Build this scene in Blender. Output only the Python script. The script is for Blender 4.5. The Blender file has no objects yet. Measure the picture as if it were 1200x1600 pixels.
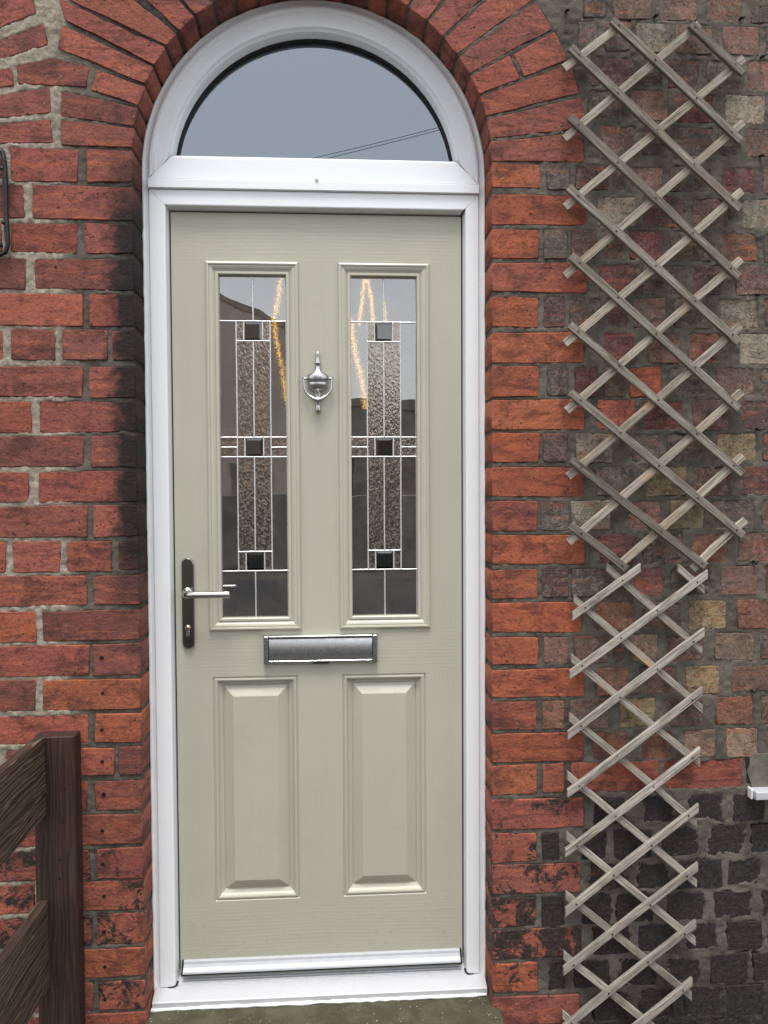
import bpy, math, random
import numpy as np
from mathutils import Vector, Matrix

random.seed(7)
RNG = np.random.RandomState(11)
SC = bpy.context.scene
COL = SC.collection
R = math.radians

# ------------------------------------------------------------------ camera
CAM_Y, CAM_Z = -1.92, 1.475
YAW, PITCH, ROLL = R(3.561), R(-1.754), R(0.29)
FPX = 1200.0
_fw = Vector((math.sin(YAW)*math.cos(PITCH), math.cos(YAW)*math.cos(PITCH), math.sin(PITCH)))
_rt = Vector((math.cos(YAW), -math.sin(YAW), 0))
_dn = _fw.cross(_rt)
_c, _s = math.cos(ROLL), math.sin(ROLL)
RT = _c*_rt + _s*_dn
DN = -_s*_rt + _c*_dn
cam = bpy.data.cameras.new('camera')
cam.sensor_fit = 'VERTICAL'; cam.sensor_height = 24.0; cam.lens = FPX/1600*24.0
cam.clip_start = 0.05; cam.clip_end = 500
camo = bpy.data.objects.new('camera', cam); COL.objects.link(camo)
m = Matrix((RT, -DN, -_fw)).transposed().to_4x4()
m.translation = Vector((0, CAM_Y, CAM_Z)); camo.matrix_world = m
SC.camera = camo

def P(u, v, Y=0.0):
    """point on the vertical plane at depth Y seen at photograph pixel (u, v)"""
    d = _fw*FPX + RT*(u-600) + DN*(v-800)
    t = (Y-CAM_Y)/d.y
    return Vector((d.x*t, Y, CAM_Z+d.z*t))
def PX(u, v, Y=0.0): return P(u, v, Y).x
def PZ(u, v, Y=0.0): return P(u, v, Y).z

# ------------------------------------------------------------------ light
SUN_EL, SUN_AZ = R(70), R(184)          # sun stands high behind the camera, behind cloud
world = bpy.data.worlds.new('World'); SC.world = world; world.use_nodes = True
nt = world.node_tree; nt.nodes.clear()
sky = nt.nodes.new('ShaderNodeTexSky'); sky.sky_type = 'NISHITA'; sky.sun_disc = False
sky.sun_elevation = SUN_EL; sky.sun_rotation = SUN_AZ
sky.air_density = 1.0; sky.dust_density = 1.5; sky.ozone_density = 1.0
hs = nt.nodes.new('ShaderNodeHueSaturation'); hs.inputs['Saturation'].default_value = 0.24
bg = nt.nodes.new('ShaderNodeBackground'); bg.inputs['Strength'].default_value = 0.15
wo = nt.nodes.new('ShaderNodeOutputWorld')
nt.links.new(sky.outputs[0], hs.inputs['Color']); nt.links.new(hs.outputs[0], bg.inputs['Color'])
nt.links.new(bg.outputs[0], wo.inputs['Surface'])
sl = bpy.data.lights.new('sun', 'SUN'); sl.energy = 1.4; sl.angle = R(18); sl.color = (1, 0.98, 0.955)
so = bpy.data.objects.new('sun', sl); COL.objects.link(so)
sd_ = Vector((math.sin(SUN_AZ)*math.cos(SUN_EL), math.cos(SUN_AZ)*math.cos(SUN_EL), math.sin(SUN_EL)))
so.rotation_euler = sd_.to_track_quat('Z', 'Y').to_euler(); so.location = (0, -3, 6)
SC.view_settings.view_transform = 'Standard'; SC.view_settings.look = 'None'
SC.view_settings.exposure = 1.04; SC.view_settings.gamma = 1.0
SC.view_settings.use_curve_mapping = False
SC.render.engine = 'CYCLES'

# ------------------------------------------------------------------ node helpers
class NT:
    def __init__(s, name):
        s.m = bpy.data.materials.new(name); s.m.use_nodes = True
        s.t = s.m.node_tree; s.t.nodes.clear()
        s.out = s.n('ShaderNodeOutputMaterial')
    def n(s, t, **k):
        x = s.t.nodes.new(t)
        for a, b in k.items(): setattr(x, a, b)
        return x
    def L(s, a, b): s.t.links.new(a, b)
    def val(s, sock, v):
        if hasattr(v, 'default_value') or isinstance(v, bpy.types.NodeSocket): s.L(v, sock)
        else: sock.default_value = v
    def pos(s): return s.n('ShaderNodeNewGeometry').outputs['Position']
    def obj(s): return s.n('ShaderNodeTexCoord').outputs['Object']
    def mapping(s, vec, scale=(1, 1, 1), loc=(0, 0, 0), rot=(0, 0, 0)):
        x = s.n('ShaderNodeMapping'); s.L(vec, x.inputs['Vector'])
        x.inputs['Scale'].default_value = scale; s.val(x.inputs['Location'], loc); x.inputs['Rotation'].default_value = rot
        return x.outputs[0]
    def noise(s, vec, scale, detail=4, rough=0.55, dist=0.0):
        x = s.n('ShaderNodeTexNoise'); s.L(vec, x.inputs['Vector'])
        x.inputs['Scale'].default_value = scale; x.inputs['Detail'].default_value = detail
        x.inputs['Roughness'].default_value = rough; x.inputs['Distortion'].default_value = dist
        return x.outputs['Fac']
    def voronoi(s, vec, scale, feature='F1'):
        x = s.n('ShaderNodeTexVoronoi', feature=feature); s.L(vec, x.inputs['Vector']); x.inputs['Scale'].default_value = scale
        return x.outputs['Distance']
    def ramp(s, fac, a, b, lo=0.0, hi=1.0):
        x = s.n('ShaderNodeMapRange'); x.clamp = True; x.interpolation_type = 'SMOOTHSTEP'
        s.L(fac, x.inputs['Value']); s.val(x.inputs['From Min'], a); s.val(x.inputs['From Max'], b)
        s.val(x.inputs['To Min'], lo); s.val(x.inputs['To Max'], hi)
        return x.outputs['Result']
    def math(s, op, a, b=0.0):
        x = s.n('ShaderNodeMath', operation=op); s.val(x.inputs[0], a); s.val(x.inputs[1], b)
        return x.outputs[0]
    def mix(s, f, a, b, mode='MIX'):
        x = s.n('ShaderNodeMix', data_type='RGBA', blend_type=mode)
        s.val(x.inputs['Factor'], f)
        for k, v in ((6, a), (7, b)):
            if isinstance(v, tuple): x.inputs[k].default_value = (*v[:3], 1)
            else: s.L(v, x.inputs[k])
        return x.outputs[2]
    def bump(s, h, strength=0.5, dist=0.002, normal=None):
        x = s.n('ShaderNodeBump'); s.L(h, x.inputs['Height'])
        x.inputs['Strength'].default_value = strength; x.inputs['Distance'].default_value = dist
        if normal: s.L(normal, x.inputs['Normal'])
        return x.outputs[0]
    def xyz(s, vec):
        x = s.n('ShaderNodeSeparateXYZ'); s.L(vec, x.inputs[0]); return x.outputs
    def bsdf(s, col, rough=0.8, metal=0.0, normal=None, spec=0.5, coat=0.0):
        b = s.n('ShaderNodeBsdfPrincipled')
        if isinstance(col, tuple): b.inputs['Base Color'].default_value = (*col[:3], 1)
        else: s.L(col, b.inputs['Base Color'])
        s.val(b.inputs['Roughness'], rough); s.val(b.inputs['Metallic'], metal)
        b.inputs['Specular IOR Level'].default_value = spec
        b.inputs['Coat Weight'].default_value = coat
        if normal: s.L(normal, b.inputs['Normal'])
        s.L(b.outputs[0], s.out.inputs['Surface']); return b
M = {}
def lin(r, g, b):
    f = lambda c: (c/255/12.92 if c/255 <= .04045 else ((c/255+.055)/1.055)**2.4)
    return (f(r), f(g), f(b))

# geometry constants of the doorway
YW = -0.085                                  # face of the brickwork
XL = PX(209.5, 400, YW); XR = PX(768.5, 500, YW)
XC = (XL+XR)/2; RO = (XR-XL)/2
ZT = PZ(494, -1, 0.0)                        # top of the white frame
ZS = ZT-RO                                   # springing of the arch
YS = 0.024                                   # face of the door leaf
YN = -.040                                   # nose of the sill
ZSILL = PZ(500, 1568, YN)                    # underside of the sill = top of the step

# ------------------------------------------------------------------ materials
def mat_brick():
    k = NT('fired_brick'); p = k.pos()
    oi = k.n('ShaderNodeObjectInfo')
    col = oi.outputs['Color']; mott = oi.outputs['Alpha']; rnd = oi.outputs['Random']
    black = k.math('MULTIPLY', oi.outputs['Object Index'], 0.01)
    off = k.n('ShaderNodeVectorMath', operation='ADD'); k.L(p, off.inputs[0])
    cmb = k.n('ShaderNodeCombineXYZ'); k.L(k.math('MULTIPLY', rnd, 7.0), cmb.inputs[1]); k.L(cmb.outputs[0], off.inputs[1])
    v = off.outputs[0]
    # fired colour varies inside each brick: kiss marks, flashes, grit
    big = k.noise(v, 16, 5, 0.6, 0.6)
    streak = k.noise(k.mapping(v, (9, 9, 55)), 1.0, 6, 0.65, 0.8)
    fine = k.noise(v, 130, 6, 0.75)
    c = k.mix(k.ramp(big, 0.49, 0.66, 0, .85), col, k.mix(0.62, col, (0.035, 0.014, 0.013)))
    c = k.mix(k.ramp(streak, 0.52, 0.64, 0, 0.75), c, k.mix(0.6, c, (0.47, 0.130, 0.050)))
    c = k.mix(k.ramp(streak, 0.35, 0.47, 0.75, 0), c, k.mix(0.6, c, (0.030, 0.012, 0.012)))
    mid = k.noise(v, 62, 7, 0.75, 0.8)
    c = k.mix(k.ramp(mid, 0.51, 0.61, 0, 0.60), c, k.mix(0.65, c, (0.035, 0.016, 0.014)))
    c = k.mix(k.ramp(fine, 0.53, 0.66, 0, 0.60), c, k.mix(0.7, c, (0.040, 0.020, 0.016)))
    c = k.mix(k.ramp(fine, 0.42, 0.32, 0, 0.40), c, k.mix(0.55, c, (0.56, 0.23, 0.13)))
    # crackled, grimy skin where mottling is asked for
    crk = k.noise(v, 85, 8, 0.8, 2.2)
    dirtm = k.math('MULTIPLY', k.ramp(crk, 0.49, 0.57), mott)
    c = k.mix(dirtm, c, k.mix(0.86, c, (0.030, 0.024, 0.021)))
    lime = k.math('MULTIPLY', k.ramp(k.noise(v, 48, 7, 0.78, 1.2), 0.50, 0.60), mott)
    c = k.mix(k.math('MULTIPLY', lime, 0.56), c, k.mix(.50, col, (0.54, 0.47, 0.37)))
    film = k.math('MULTIPLY', k.ramp(k.noise(v, 11, 5, 0.6), 0.46, 0.62), mott)
    c = k.mix(k.math('MULTIPLY', film, 0.55), c, (0.088, 0.076, 0.064))
    # small pits
    pit = k.ramp(k.voronoi(v, 70), 0.10, 0.17, 1, 0)
    pit = k.math('MULTIPLY', pit, k.ramp(k.noise(v, 22, 2), 0.52, 0.62))
    c = k.mix(k.math('MULTIPLY', pit, 0.8), c, (0.020, 0.011, 0.010))
    spk = k.math('MULTIPLY', k.ramp(k.voronoi(k.mapping(v, (1, 1, 1), (3, 1, 5)), 48), 0.05, 0.09, 1, 0), k.ramp(k.noise(v, 31, 2), 0.56, 0.62))
    c = k.mix(k.math('MULTIPLY', spk, 0.55), c, (0.55, 0.42, 0.34))
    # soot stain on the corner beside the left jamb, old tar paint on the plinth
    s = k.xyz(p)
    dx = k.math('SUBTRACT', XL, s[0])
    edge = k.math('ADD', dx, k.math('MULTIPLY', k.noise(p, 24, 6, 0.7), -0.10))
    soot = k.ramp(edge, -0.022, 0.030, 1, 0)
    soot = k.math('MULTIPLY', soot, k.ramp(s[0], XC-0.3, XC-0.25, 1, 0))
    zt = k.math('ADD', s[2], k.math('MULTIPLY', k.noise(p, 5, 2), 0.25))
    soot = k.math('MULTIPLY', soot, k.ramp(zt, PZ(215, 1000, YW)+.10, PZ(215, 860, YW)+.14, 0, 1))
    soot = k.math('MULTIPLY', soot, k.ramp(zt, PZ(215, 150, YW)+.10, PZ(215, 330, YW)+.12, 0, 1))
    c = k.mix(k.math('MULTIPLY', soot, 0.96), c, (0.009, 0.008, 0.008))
    pn = k.noise(v, 22, 8, 0.78, 0.6)
    paint = k.ramp(k.math('SUBTRACT', k.math('ADD', pn, k.math('MULTIPLY', black, 0.9)), 0.80), -0.02, 0.03)
    paint = k.math('MULTIPLY', paint, k.ramp(black, 0.02, 0.12))
    c = k.mix(k.math('MULTIPLY', paint, 0.94), c, k.mix(k.ramp(fine, 0.40, 0.7), (0.011, 0.010, 0.009), (0.050, 0.043, 0.036)))
    h = k.math('ADD', k.math('MULTIPLY', k.noise(v, 42, 8, 0.7), 1.0), k.math('MULTIPLY', fine, 0.45))
    h = k.math('SUBTRACT', h, k.math('MULTIPLY', pit, 1.3))
    h = k.math('ADD', h, k.math('MULTIPLY', k.math('MULTIPLY', crk, mott), 1.5))
    n = k.bump(h, 1.0, 0.0065)
    k.bsdf(c, k.ramp(paint, 0, 1, 0.86, 0.62), 0, n, 0.35)
    M['brick'] = k.m
mat_brick()

def mat_mortar():
    k = NT('lime_mortar'); p = k.pos(); s = k.xyz(p)
    n0 = k.noise(p, 9, 5, 0.65, 0.5); n1 = k.noise(p, 60, 6, 0.7); sand = k.noise(p, 420, 3, 0.8)
    cream = k.mix(k.ramp(n1, 0.35, 0.65), (0.225, 0.188, 0.138), (0.42, 0.365, 0.285))
    grey = k.mix(k.ramp(n0, 0.35, 0.65), (0.072, 0.061, 0.049), (0.142, 0.122, 0.099))
    grey = k.mix(k.ramp(n1, 0.55, 0.75, 0, .5), grey, (0.245, 0.215, 0.180))
    xb = PX(108, 600, YW)
    f = k.ramp(k.math('ADD', s[0], k.math('MULTIPLY', n0, 0.16)), xb+.05, xb+.115)
    c = k.mix(f, cream, grey)
    # soot on the joints at the left corner, and the grimy damp foot of the right wall
    g = k.math('MULTIPLY', k.ramp(k.math('ADD', s[0], k.math('MULTIPLY', n0, .05)), XL-.03, XL+.02), k.ramp(s[0], XC-.3, XC-.2, 1, 0))
    g = k.math('MULTIPLY', g, k.ramp(s[2], PZ(215, 1120, YW), PZ(215, 880, YW)))
    c = k.mix(k.math('MULTIPLY', g, 0.8), c, (0.035, 0.030, 0.026))
    zz = k.math('ADD', s[2], k.math('MULTIPLY', n0, -0.30))
    zz = k.math('ADD', zz, k.math('MULTIPLY', k.math('MINIMUM', k.math('SUBTRACT', s[0], PX(880, 1500, YW)), 0.30), -0.40))
    foot = k.math('MULTIPLY', k.ramp(zz, PZ(1000, 1600, YW)-.24, PZ(1000, 1490, YW)-.24, 1, 0), k.ramp(s[0], XR, XR+.1))
    c = k.mix(k.math('MULTIPLY', foot, 0.88), c, k.mix(k.ramp(n1, .4, .65), (0.014, 0.012, 0.010), (0.050, 0.044, 0.036)))
    c = k.mix(k.ramp(sand, 0.40, 0.70, 0, 0.5), c, k.mix(0.55, c, (0.03, 0.027, 0.022)))
    c = k.mix(k.ramp(sand, 0.42, 0.28, 0, 0.30), c, (0.50, 0.46, 0.40))
    h = k.math('ADD', k.math('MULTIPLY', sand, 0.5), k.noise(p, 85, 8, 0.75))
    k.bsdf(c, 0.93, 0, k.bump(h, 0.8, 0.004), 0.25)
    M['mortar'] = k.m
mat_mortar()

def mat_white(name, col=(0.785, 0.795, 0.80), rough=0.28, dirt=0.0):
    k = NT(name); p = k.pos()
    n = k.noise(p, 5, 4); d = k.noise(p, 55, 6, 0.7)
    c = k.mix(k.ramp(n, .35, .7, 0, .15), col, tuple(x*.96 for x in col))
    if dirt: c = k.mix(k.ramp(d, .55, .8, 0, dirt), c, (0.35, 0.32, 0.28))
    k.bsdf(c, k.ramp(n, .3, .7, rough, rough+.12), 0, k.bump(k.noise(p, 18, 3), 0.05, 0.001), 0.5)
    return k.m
M['upvc'] = mat_white('white_upvc', dirt=0.12)
M['sealant'] = mat_white('white_sealant', (0.83, 0.83, 0.82), 0.45, 0.25)
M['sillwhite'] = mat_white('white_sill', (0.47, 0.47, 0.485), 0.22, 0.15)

def mat_door(name, horiz):
    k = NT(name); p = k.pos()
    sc = (5, 5, 95) if horiz else (95, 5, 5)
    w = k.mapping(p, sc)
    g = k.noise(w, 1.0, 5, 0.55, 1.2)
    # cathedral figure of the embossed skin
    q = k.n('ShaderNodeTexWave', wave_type='RINGS', rings_direction='Y'); q.inputs['Scale'].default_value = 1.0
    q.inputs['Distortion'].default_value = 5.0; q.inputs['Detail'].default_value = 2.0; q.inputs['Detail Scale'].default_value = .6
    k.L(k.mapping(p, (6, 6, 34) if horiz else (34, 6, 6), (0.8, 0, -1.2) if horiz else (0, 0, 0)), q.inputs['Vector'])
    fine = k.noise(k.mapping(p, (30, 30, 700) if horiz else (700, 30, 30)), 1.0, 2, 0.5)
    h = k.math('ADD', k.math('MULTIPLY', g, 0.8), k.math('MULTIPLY', q.outputs['Fac'], 0.22))
    h = k.math('ADD', h, k.math('MULTIPLY', fine, 0.35))
    big = k.noise(p, 3, 3)
    c = k.mix(k.ramp(big, .35, .7), (0.404, 0.394, 0.308), (0.430, 0.420, 0.328))
    c = k.mix(k.ramp(g, .50, .75, 0, .25), c, (0.358, 0.349, 0.272))
    # faint grime: rain splash specks low down, hand marks
    zz = k.xyz(p)[2]
    spl = k.math('MULTIPLY', k.ramp(k.noise(p, 70, 5, .7), .56, .70), k.ramp(zz, ZSILL+.05, ZSILL+.42, 1, 0))
    c = k.mix(k.math('MULTIPLY', spl, .28), c, (.16, .14, .10))
    c = k.mix(k.ramp(k.noise(p, 8, 6, .7, .8), .52, .72, 0, .14), c, (.27, .25, .18))
    k.bsdf(c, k.ramp(g, .3, .7, .36, .48), 0, k.bump(h, 0.28, 0.0012), 0.5)
    return k.m
M['door_h'] = mat_door('sage_door_skin_rail', True)
M['door_v'] = mat_door('sage_door_skin_stile', False)
def mat_plain(name, col, rough=.5, metal=0.0, spec=.5, nscale=40, var=.25, bump=.1, bd=.001):
    k = NT(name); p = k.pos(); n = k.noise(p, nscale, 6, .65)
    c = k.mix(k.ramp(n, .35, .7), col, tuple(x*(1-var) for x in col))
    k.bsdf(c, k.ramp(n, .3, .7, max(.03, rough-.06), rough+.06), metal, k.bump(n, bump, bd), spec)
    return k.m
M['moulding'] = mat_plain('sage_moulding', (0.448, 0.437, 0.344), .36, nscale=8, var=.06, bump=.02)
def mat_brushed(name, col, rough, horiz=True):
    k = NT(name); p = k.obj()
    n = k.noise(k.mapping(p, (6, 900, 900) if horiz else (900, 900, 6)), 1, 3, .6)
    k.bsdf(k.mix(n, col, tuple(x*.85 for x in col)), k.ramp(n, .3, .7, rough-.06, rough+.08), 1.0, k.bump(n, .08, .0004))
    return k.m
M['satin'] = mat_brushed('satin_chrome', (0.52, 0.52, 0.51), .26)
M['satin_dark'] = mat_plain('dark_polished_steel', (0.26, 0.255, 0.24), .17, 1.0, nscale=30, var=.2, bump=.02)
M['flap'] = mat_plain('brushed_flap', (0.56, 0.57, 0.58), .26, 1.0, nscale=60, var=.1, bump=.03)
M['brass'] = mat_plain('brass_cylinder', (0.72, 0.50, 0.32), .3, 1.0)
M['black'] = mat_plain('black_rubber', (0.010, 0.010, 0.010), .6, spec=.3)
M['lead'] = mat_plain('silver_lead_came', (0.72, 0.72, 0.70), .38, .55, nscale=160, var=.25, bump=.25)
M['alu'] = mat_plain('aluminium_threshold', (0.62, 0.62, 0.63), .40, .2, nscale=60, var=.1, bump=.03)
M['bar'] = mat_plain('silver_weather_bar', (0.44, 0.45, 0.47), .50, .10, nscale=50, var=.08, bump=.03)
M['iron'] = mat_plain('black_iron', (0.018, 0.018, 0.020), .38, .3, nscale=90, var=.5, bump=.5, bd=.002)
M['nail'] = mat_plain('dark_nail', (0.020, 0.017, 0.015), .6, .5)

def mat_glass(name, refl, tint, bumpk=None, rough=0.0):
    k = NT(name); p = k.pos()
    gl = k.n('ShaderNodeBsdfGlossy'); gl.inputs['Roughness'].default_value = rough
    gl.inputs['Color'].default_value = (1, 0.98, 0.95, 1)
    tr = k.n('ShaderNodeBsdfTransparent'); tr.inputs['Color'].default_value = (*tint, 1)
    if bumpk == 'hammer':
        h = k.noise(k.mapping(p, (1, 1, .66)), 215, 1.5, .5, .4)
        nn = k.bump(h, 1.0, 0.00055); k.L(nn, gl.inputs['Normal'])
    elif bumpk == 'wave':
        nn = k.bump(k.noise(p, 5, 2), .03, .02); k.L(nn, gl.inputs['Normal'])
    lw = k.n('ShaderNodeLayerWeight'); lw.inputs['Blend'].default_value = .35
    f = k.math('ADD', refl, k.math('MULTIPLY', lw.outputs['Fresnel'], 0.6))
    if bumpk == 'hammer':      # obscure glass scatters a little light in its pebbled surface
        df = k.n('ShaderNodeBsdfDiffuse'); df.inputs['Color'].default_value = (.27, .225, .185, 1)
        k.L(k.bump(h, 1.0, 0.009), df.inputs['Normal'])
        m0 = k.n('ShaderNodeMixShader'); k.L(k.ramp(h, (.40), .62, .05, .50), m0.inputs[0]); k.L(tr.outputs[0], m0.inputs[1]); k.L(df.outputs[0], m0.inputs[2]); tr = m0
    if bumpk == 'wave':        # pale haze painted into the pane to lift its dark parts
        df = k.n('ShaderNodeBsdfDiffuse'); df.inputs['Color'].default_value = (.62, .56, .50, 1)
        m0 = k.n('ShaderNodeMixShader'); k.L(k.ramp(k.noise(p, 9, 6, .7, .5), .35, .7, .015, .085), m0.inputs[0]); k.L(tr.outputs[0], m0.inputs[1]); k.L(df.outputs[0], m0.inputs[2]); tr = m0
    mx = k.n('ShaderNodeMixShader'); k.L(f, mx.inputs[0]); k.L(tr.outputs[0], mx.inputs[1]); k.L(gl.outputs[0], mx.inputs[2])
    k.L(mx.outputs[0], k.out.inputs['Surface'])
    return k.m
M['fanglass'] = mat_glass('coated_fanlight_glass', .19, (.35, .38, .40))
for n__ in M['fanglass'].node_tree.nodes:
    if n__.type == 'BSDF_GLOSSY': n__.inputs['Color'].default_value = (.84, .92, 1, 1)
M['clear'] = mat_glass('clear_glass', .21, (.72, .74, .72), 'wave')
M['hammer'] = mat_glass('hammered_glass', .20, (.62, .56, .50), 'hammer', .02)
for n__ in M['hammer'].node_tree.nodes:
    if n__.type == 'BSDF_GLOSSY': n__.inputs['Color'].default_value = (1, .87, .76, 1)
M['bevel'] = mat_glass('dark_bevel_glass', .10, (.03, .04, .035))

def mat_slat(name):
    k = NT(name); oi = k.n('ShaderNodeObjectInfo')
    sh = k.n('ShaderNodeCombineXYZ'); k.L(k.math('MULTIPLY', oi.outputs['Random'], 9), sh.inputs[0]); k.L(k.math('MULTIPLY', oi.outputs['Random'], 5), sh.inputs[2])
    ad = k.n('ShaderNodeVectorMath', operation='ADD'); k.L(k.obj(), ad.inputs[0]); k.L(sh.outputs[0], ad.inputs[1]); o = ad.outputs[0]
    g = k.noise(k.mapping(o, (7, 190, 190)), 1, 6, .65, .9)
    g2 = k.noise(k.mapping(o, (22, 620, 620)), 1, 3, .6)
    blot = k.noise(k.mapping(o, (9, 30, 30)), 1, 4, .6)
    col = oi.outputs['Color']
    c = k.mix(k.ramp(g, .46, .60, 0, .85), col, k.mix(.60, col, (.045, .036, .028)))
    c = k.mix(k.ramp(g, .45, .34, 0, .70), c, k.mix(.5, col, (.58, .54, .47)))
    c = k.mix(k.ramp(g2, .53, .66, 0, .6), c, (.075, .064, .052))
    c = k.mix(k.ramp(blot, .54, .66, 0, .65), c, k.mix(oi.outputs['Alpha'], (.10, .088, .070), (.42, .27, .14)))
    c = k.mix(k.ramp(k.noise(o, 60, 5, .7), .62, .74, 0, .45), c, (.085, .085, .068))
    crack = k.ramp(k.noise(k.mapping(o, (5, 150, 150)), 1, 3, .5), .665, .70)
    c = k.mix(k.math('MULTIPLY', crack, .85), c, (.016, .013, .010))
    h = k.math('SUBTRACT', k.math('ADD', g, k.math('MULTIPLY', g2, .5)), k.math('MULTIPLY', crack, 1.0))
    k.bsdf(c, .88, 0, k.bump(h, .8, .0016), .25)
    return k.m
M['slat'] = mat_slat('weathered_softwood')
def mat_fence():
    k = NT('dark_stained_timber'); oi = k.n('ShaderNodeObjectInfo'); o = k.obj(); col = oi.outputs['Color']
    w = k.n('ShaderNodeTexNoise'); w.inputs['Scale'].default_value = 1; w.inputs['Detail'].default_value = 6; w.inputs['Distortion'].default_value = 1.6
    k.L(k.mapping(o, (2.6, 60, 60)), w.inputs['Vector']); g = w.outputs['Fac']
    ln = k.n('ShaderNodeTexWave', bands_direction='Z'); ln.inputs['Scale'].default_value = 1; ln.inputs['Distortion'].default_value = 14; ln.inputs['Detail'].default_value = 4; ln.inputs['Detail Scale'].default_value = 1.2
    k.L(k.mapping(o, (3.4, 30, 30)), ln.inputs['Vector']); l = ln.outputs['Fac']
    c = k.mix(k.ramp(g, .38, .66), col, k.mix(.7, col, (.012, .007, .005)))
    c = k.mix(k.math('MULTIPLY', k.ramp(l, .62, .95), oi.outputs['Alpha']), c, (.20, .14, .098))
    h = k.math('ADD', k.math('MULTIPLY', k.math('MULTIPLY', l, oi.outputs['Alpha']), .9), k.math('MULTIPLY', k.noise(k.mapping(o, (9, 260, 260)), 1, 4), .5))
    k.bsdf(c, .6, 0, k.bump(h, .7, .0018), .4)
    M['fence'] = k.m
mat_fence()
def mat_stone():
    k = NT('mossy_step_stone'); p = k.pos()
    a = k.noise(p, 14, 7, .7, .6); b = k.noise(p, 120, 5, .75); d = k.ramp(k.voronoi(p, 110), .10, .2, 1, 0)
    c = k.mix(k.ramp(a, .35, .68), (.050, .048, .026), (.090, .084, .052))
    c = k.mix(k.ramp(b, .5, .75, 0, .6), c, (.03, .03, .018))
    c = k.mix(k.math('MULTIPLY', d, k.ramp(k.noise(p, 25, 2), .5, .6)), c, (.42, .40, .30))
    k.bsdf(c, .85, 0, k.bump(k.math('ADD', a, k.math('MULTIPLY', b, .5)), .7, .004), .3)
    M['stone'] = k.m
mat_stone()
M['ground'] = mat_plain('paving_concrete', (.085, .077, .066), .9, nscale=9, var=.35, bump=.5, bd=.006)
M['tarmac'] = mat_plain('tarmac', (.05, .05, .052), .9, nscale=60, var=.3, bump=.5, bd=.004)
M['far_pale'] = mat_plain('far_pale_render', (.86, .72, .62), .9, nscale=3, var=.12)
M['far_brick'] = mat_plain('far_brickwork', (.24, .145, .105), .9, nscale=14, var=.35)
M['far_dark'] = mat_plain('far_dark_render', (.36, .34, .32), .9, nscale=5, var=.3)
M['far_roof'] = mat_plain('far_slate', (.40, .35, .32), .7, nscale=10, var=.3)
M['far_tile'] = mat_plain('far_brown_tile', (.55, .44, .37), .8, nscale=6, var=.2)
M['far_glass'] = mat_plain('far_window_glass', (.03, .035, .04), .08, nscale=3)
M['hall'] = mat_plain('hallway_plaster', (.40, .36, .31), .85, nscale=4, var=.1)
M['hallfloor'] = mat_plain('hallway_floor', (.09, .075, .06), .6, nscale=12, var=.3)
M['plaster'] = mat_plain('pale_worn_plaster', (.165, .143, .115), .9, nscale=28, var=.45, bump=.7, bd=.004)
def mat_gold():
    k = NT('gold_glow'); e = k.n('ShaderNodeEmission'); p = k.pos()
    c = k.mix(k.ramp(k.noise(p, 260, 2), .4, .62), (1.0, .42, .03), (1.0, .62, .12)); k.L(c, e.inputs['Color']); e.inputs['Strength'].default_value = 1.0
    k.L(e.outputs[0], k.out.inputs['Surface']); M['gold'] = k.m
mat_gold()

# ------------------------------------------------------------------ mesh helpers
def mk(name, verts, faces, mat, parent=None, smooth=False, origin=None, flat_from=None):
    vs = [Vector(v) for v in verts]
    if origin is None:
        lo = Vector(min(v[i] for v in vs) for i in range(3)); hi = Vector(max(v[i] for v in vs) for i in range(3))
        origin = (lo+hi)/2
    origin = Vector(origin)
    me = bpy.data.meshes.new(name)
    me.from_pydata([v-origin for v in vs], [], faces); me.update()
    if smooth: me.polygons.foreach_set('use_smooth', [True]*len(me.polygons))
    if mat is not None: me.materials.append(M[mat])
    o = bpy.data.objects.new(name, me); COL.objects.link(o); o.location = origin
    if parent is not None:
        o.parent = parent; o.location = origin-wloc(parent)
    return o
def wloc(o):
    l = o.location.copy()
    while o.parent is not None: o = o.parent; l += o.location
    return l
def empty(name, loc):
    o = bpy.data.objects.new(name, None); COL.objects.link(o); o.location = loc; o.empty_display_size = .05
    return o
def tag(o, label, cat=None, group=None, kind=None):
    if label: o['label'] = label
    if cat: o['category'] = cat
    if group: o['group'] = group
    if kind: o['kind'] = kind
    return o
def bevel(o, w, seg=2):
    b = o.modifiers.new('bevel', 'BEVEL'); b.width = w; b.segments = seg; b.limit_method = 'ANGLE'; b.angle_limit = R(40)
    o.data.polygons.foreach_set('use_smooth', [True]*len(o.data.polygons))
    wn = o.modifiers.new('wn', 'WEIGHTED_NORMAL'); wn.keep_sharp = False
    return o
BOXF = [(0, 1, 2, 3), (7, 6, 5, 4), (0, 4, 5, 1), (1, 5, 6, 2), (2, 6, 7, 3), (3, 7, 4, 0)]
def box(name, x0, x1, y0, y1, z0, z1, mat, parent=None, bev=0):
    v = [(x0, y0, z0), (x1, y0, z0), (x1, y0, z1), (x0, y0, z1), (x0, y1, z0), (x1, y1, z0), (x1, y1, z1), (x0, y1, z1)]
    o = mk(name, v, BOXF, mat, parent)
    if bev: bevel(o, bev)
    return o
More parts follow.
